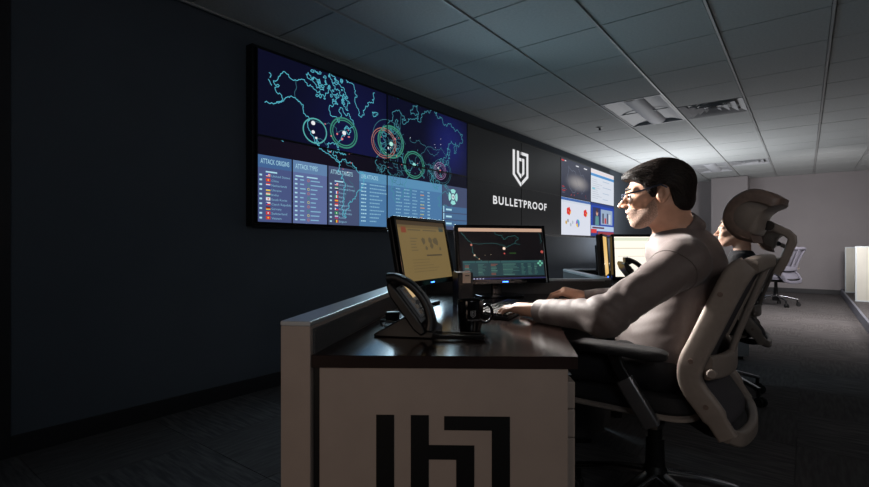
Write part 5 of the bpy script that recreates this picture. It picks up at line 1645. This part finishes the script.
PIC = []
prect(0, .9, 1, .97, glow((226, 232, 210)), 1); prect(0, .70, 1, .72, glow((214, 204, 184)), 1); prect(.05, .5, .6, .52, glow((226, 222, 212)), 1)
monitor('bright white monitor at the middle console, behind the man\'s collar', 1.385, 3.14, 6, 0.47, 0.30, 0.79, 5, PIC, glow((250, 244, 228), 1.15, 'white_page'))
PIC = []
monitor('yellow monitor seen nearly edge-on beside the bright white monitor', 1.125, 3.17, 66.5, 0.44, 0.29, 0.80, 4, [], glow((232, 190, 112), 1.0), neck_back=0.045, base=(0.16, 0.11, 0.0))
phone('second desk phone, below the bright white monitor', 1.185, 2.84, math.radians(-8))

ch2 = dup(chair, W(1.95, 3.30), ALPHA + math.pi / 2 - math.radians(33), 'task chair of the person in the dark top, behind the man\'s headrest', 'task chairs')
ch2.scale = (0.95, 0.95, 0.95)
ch3 = dup(chair, W(5.76, 8.1), ALPHA + math.pi / 2 - math.radians(62), 'empty grey task chair near the back wall, without headrest', 'task chairs')
for o in list(ch3.children):
    if o.name.startswith('headrest'):
        bpy.data.objects.remove(o)
    elif o.name.split('.')[0] in ('seat_cushion', 'back_mesh', 'arm_pad', 'side_rail', 'top_bar', 'bottom_bar', 'lumbar_bar', 'spine', 'seat_pan'):
        o.data = o.data.copy(); o.data.materials[0] = mat('lilac_grey_upholstery', (118, 116, 128), 0.85, var=0.1, scale=200, bump=0.3)

# ---- seated person at the middle console
WC = np.array([1.945, 3.10, 1.108]); WPHI = math.radians(33)
WA, w_to, w_back = head_frame(WC, WPHI, math.radians(-4), 0.93)
WF = np.array([-math.cos(WPHI), math.sin(WPHI), 0]); WL_ = np.array([-math.sin(WPHI), -math.cos(WPHI), 0])
WN = WC - WF * 0.035 + np.array([0, 0, -0.135]); WH = np.array([1.98, 3.30, 0.60]); WM = (WN * 0.6 + WH * 0.4)
WT = np.stack([WF, WL_, np.array([0, 0, 1.0])])
wS = [WN + WL_ * s * 0.155 + np.array([0, 0, -0.06]) for s in (1, -1)]
wE = [WN + WL_ * s * 0.2 + WF * 0.12 + np.array([0, 0, -0.25]) for s in (1, -1)]
wW = [WN + WL_ * s * 0.10 + WF * 0.34 + np.array([0, 0, -0.215]) for s in (1, -1)]
wh = [hand_chain(w_, WF * 1.0 + np.array([0, 0, -0.02]), (0, 0, 1), sd, [(10, 22, 18)] * 4, 0.1, 0.92) for w_, sd in zip(wW, (-1, 1))]


def w_skin(p):
    d = head_field(w_to(p)) 
    d = smin(d, cap(p, w_back((-0.035, 0, -0.05)), WN, 0.047, 0.050), 0.025)
    d = smin(d, ell(p, WN - np.array([0, 0, 0.17]), (0.085, 0.12, 0.14), WT), 0.05)
    for S, E, Wr in zip(wS, wE, wW):
        d = smin(d, cap(p, WN + (S - WN) * 0.3 - np.array([0, 0, 0.02]), S, 0.035, 0.035), 0.03)
        d = smin(d, cap(p, S, E, 0.036, 0.03), 0.02); d = smin(d, cap(p, E, Wr, 0.03, 0.023), 0.02)
    for h_ in wh: d = chains(d, p, h_)
    return d


def w_top(p):
    d = ell(p, WN - np.array([0, 0, 0.18]), (0.11, 0.15, 0.18), WT)
    d = smin(d, ell(p, WM - np.array([0, 0, 0.1]), (0.115, 0.15, 0.2), WT), 0.06)
    d = smin(d, ell(p, WH + np.array([0, 0, 0.03]), (0.12, 0.17, 0.12), WT), 0.06)
    d = smin(d, cap(p, WN - np.array([0, 0, 0.02]), WN - np.array([0, 0, 0.06]), 0.062, 0.08), 0.04)
    for S, E, Wr in zip(wS, wE, wW):
        d = smin(d, cap(p, WN - np.array([0, 0, 0.05]), S, 0.055, 0.055), 0.04)
        d = smin(d, cap(p, S, E, 0.055, 0.046), 0.03); d = smin(d, cap(p, E, E + (Wr - E) * 0.93, 0.045, 0.033), 0.02)
    return smax(d + folds(p, 0.003, 22, 0.3), -cap(p, w_back((-0.035, 0, -0.05)), WN, 0.049, 0.052), 0.006)


def w_hair(p):
    q = w_to(p)
    d = ell(q, (-0.018, 0, 0.040), (0.107, 0.083, 0.090))
    d = smin(d, ell(q, (-0.075, 0, 0.02), (0.06, 0.06, 0.06)), 0.03)
    hl = hair_line(q[:, 0], [(-0.14, -0.06), (-0.06, -0.07), (-0.036, -0.01), (0.0, 0.03), (0.02, 0.0), (0.035, 0.03), (0.06, 0.066), (0.1, 0.08)])
    return smax(d, hl - q[:, 2], 0.008) + 0.0006 * np.sin(q[:, 0] * 190 + q[:, 2] * 150)


def w_legs(p):
    d = ell(p, WH, (0.12, 0.17, 0.10), WT)
    for s in (-1, 1):
        hj = WH + WL_ * 0.085 * s; kn = WH + WF * 0.40 + WL_ * 0.10 * s - np.array([0, 0, 0.04]); an = kn + WF * 0.02; an = np.array([an[0], an[1], 0.03 + 0.04])
        d = smin(d, cap(p, hj, kn, 0.08, 0.058), 0.04); d = smin(d, cap(p, kn, an, 0.056, 0.042), 0.03)
        d = smin(d, cap(p, an - np.array([0, 0, 0.02]), an + WF * 0.13 - np.array([0, 0, 0.03]), 0.045, 0.036), 0.02)
    return np.maximum(d, 0.001 - p[:, 2])


pw = thing('person', 'person in a dark top facing left, half hidden behind the man\'s headrest', 'person', W(0, 0), ALPHA)
field_obj('body', w_skin, (1.40, 2.74, 0.72), (2.24, 3.62, 1.28), 0.0052, M_skin2, pw)
field_obj('sweater', w_top, (1.50, 2.74, 0.44), (2.30, 3.60, 1.08), 0.0085, M_knit, pw)
field_obj('hair', w_hair, WC - 0.17, WC + 0.17, 0.0055, mat('brown_hair', (70, 50, 38), 0.5, var=0.4, scale=60, bump=0.6, bscale=140), pw)
field_obj('trousers', w_legs, (1.30, 2.9, -0.01), (2.25, 3.85, 0.75), 0.012, M_trouser, pw)
for s in (-1, 1):
    e = MB().lathe([(0.0001, -0.011), (0.0095, -0.0056), (0.011, 0), (0.0095, 0.0056), (0.0001, 0.011)], w_back((0.0745, s * 0.031, 0.013)), 12).build('eye', M_white, pw)

# ---- cream partition panels on the raised floor at the right
def partition(label, x0, y, x1, hgt):
    t_ = thing('office_partition', label, 'partition', (x0, y, PLAT_Z), 0, 'cream office partitions')
    w = x1 - x0; h_ = hgt - PLAT_Z
    MB().box((w / 2, 0, h_ / 2), (w - 0.04, 0.035, h_ - 0.04)).build('panel', M_part, t_, smooth=False)
    for (cx_, cz_, ww, hh) in ((0.01, h_ / 2, 0.02, h_), (w - 0.01, h_ / 2, 0.02, h_), (w / 2, h_ - 0.01, w - 0.04, 0.02), (w / 2, 0.01, w - 0.04, 0.02)):
        MB().box((cx_, 0, cz_), (ww, 0.045, hh)).build('frame_bar', M_metaledge, t_, bevel=0.002, smooth=False)
    return t_


partition('nearer cream partition panel cut by the right edge of the picture', 0.635, 10.2, 2.2, 1.0)
partition('farther cream partition panel with pale edge, on the step near the back wall', 0.60, 12.0, 2.2, 0.98)
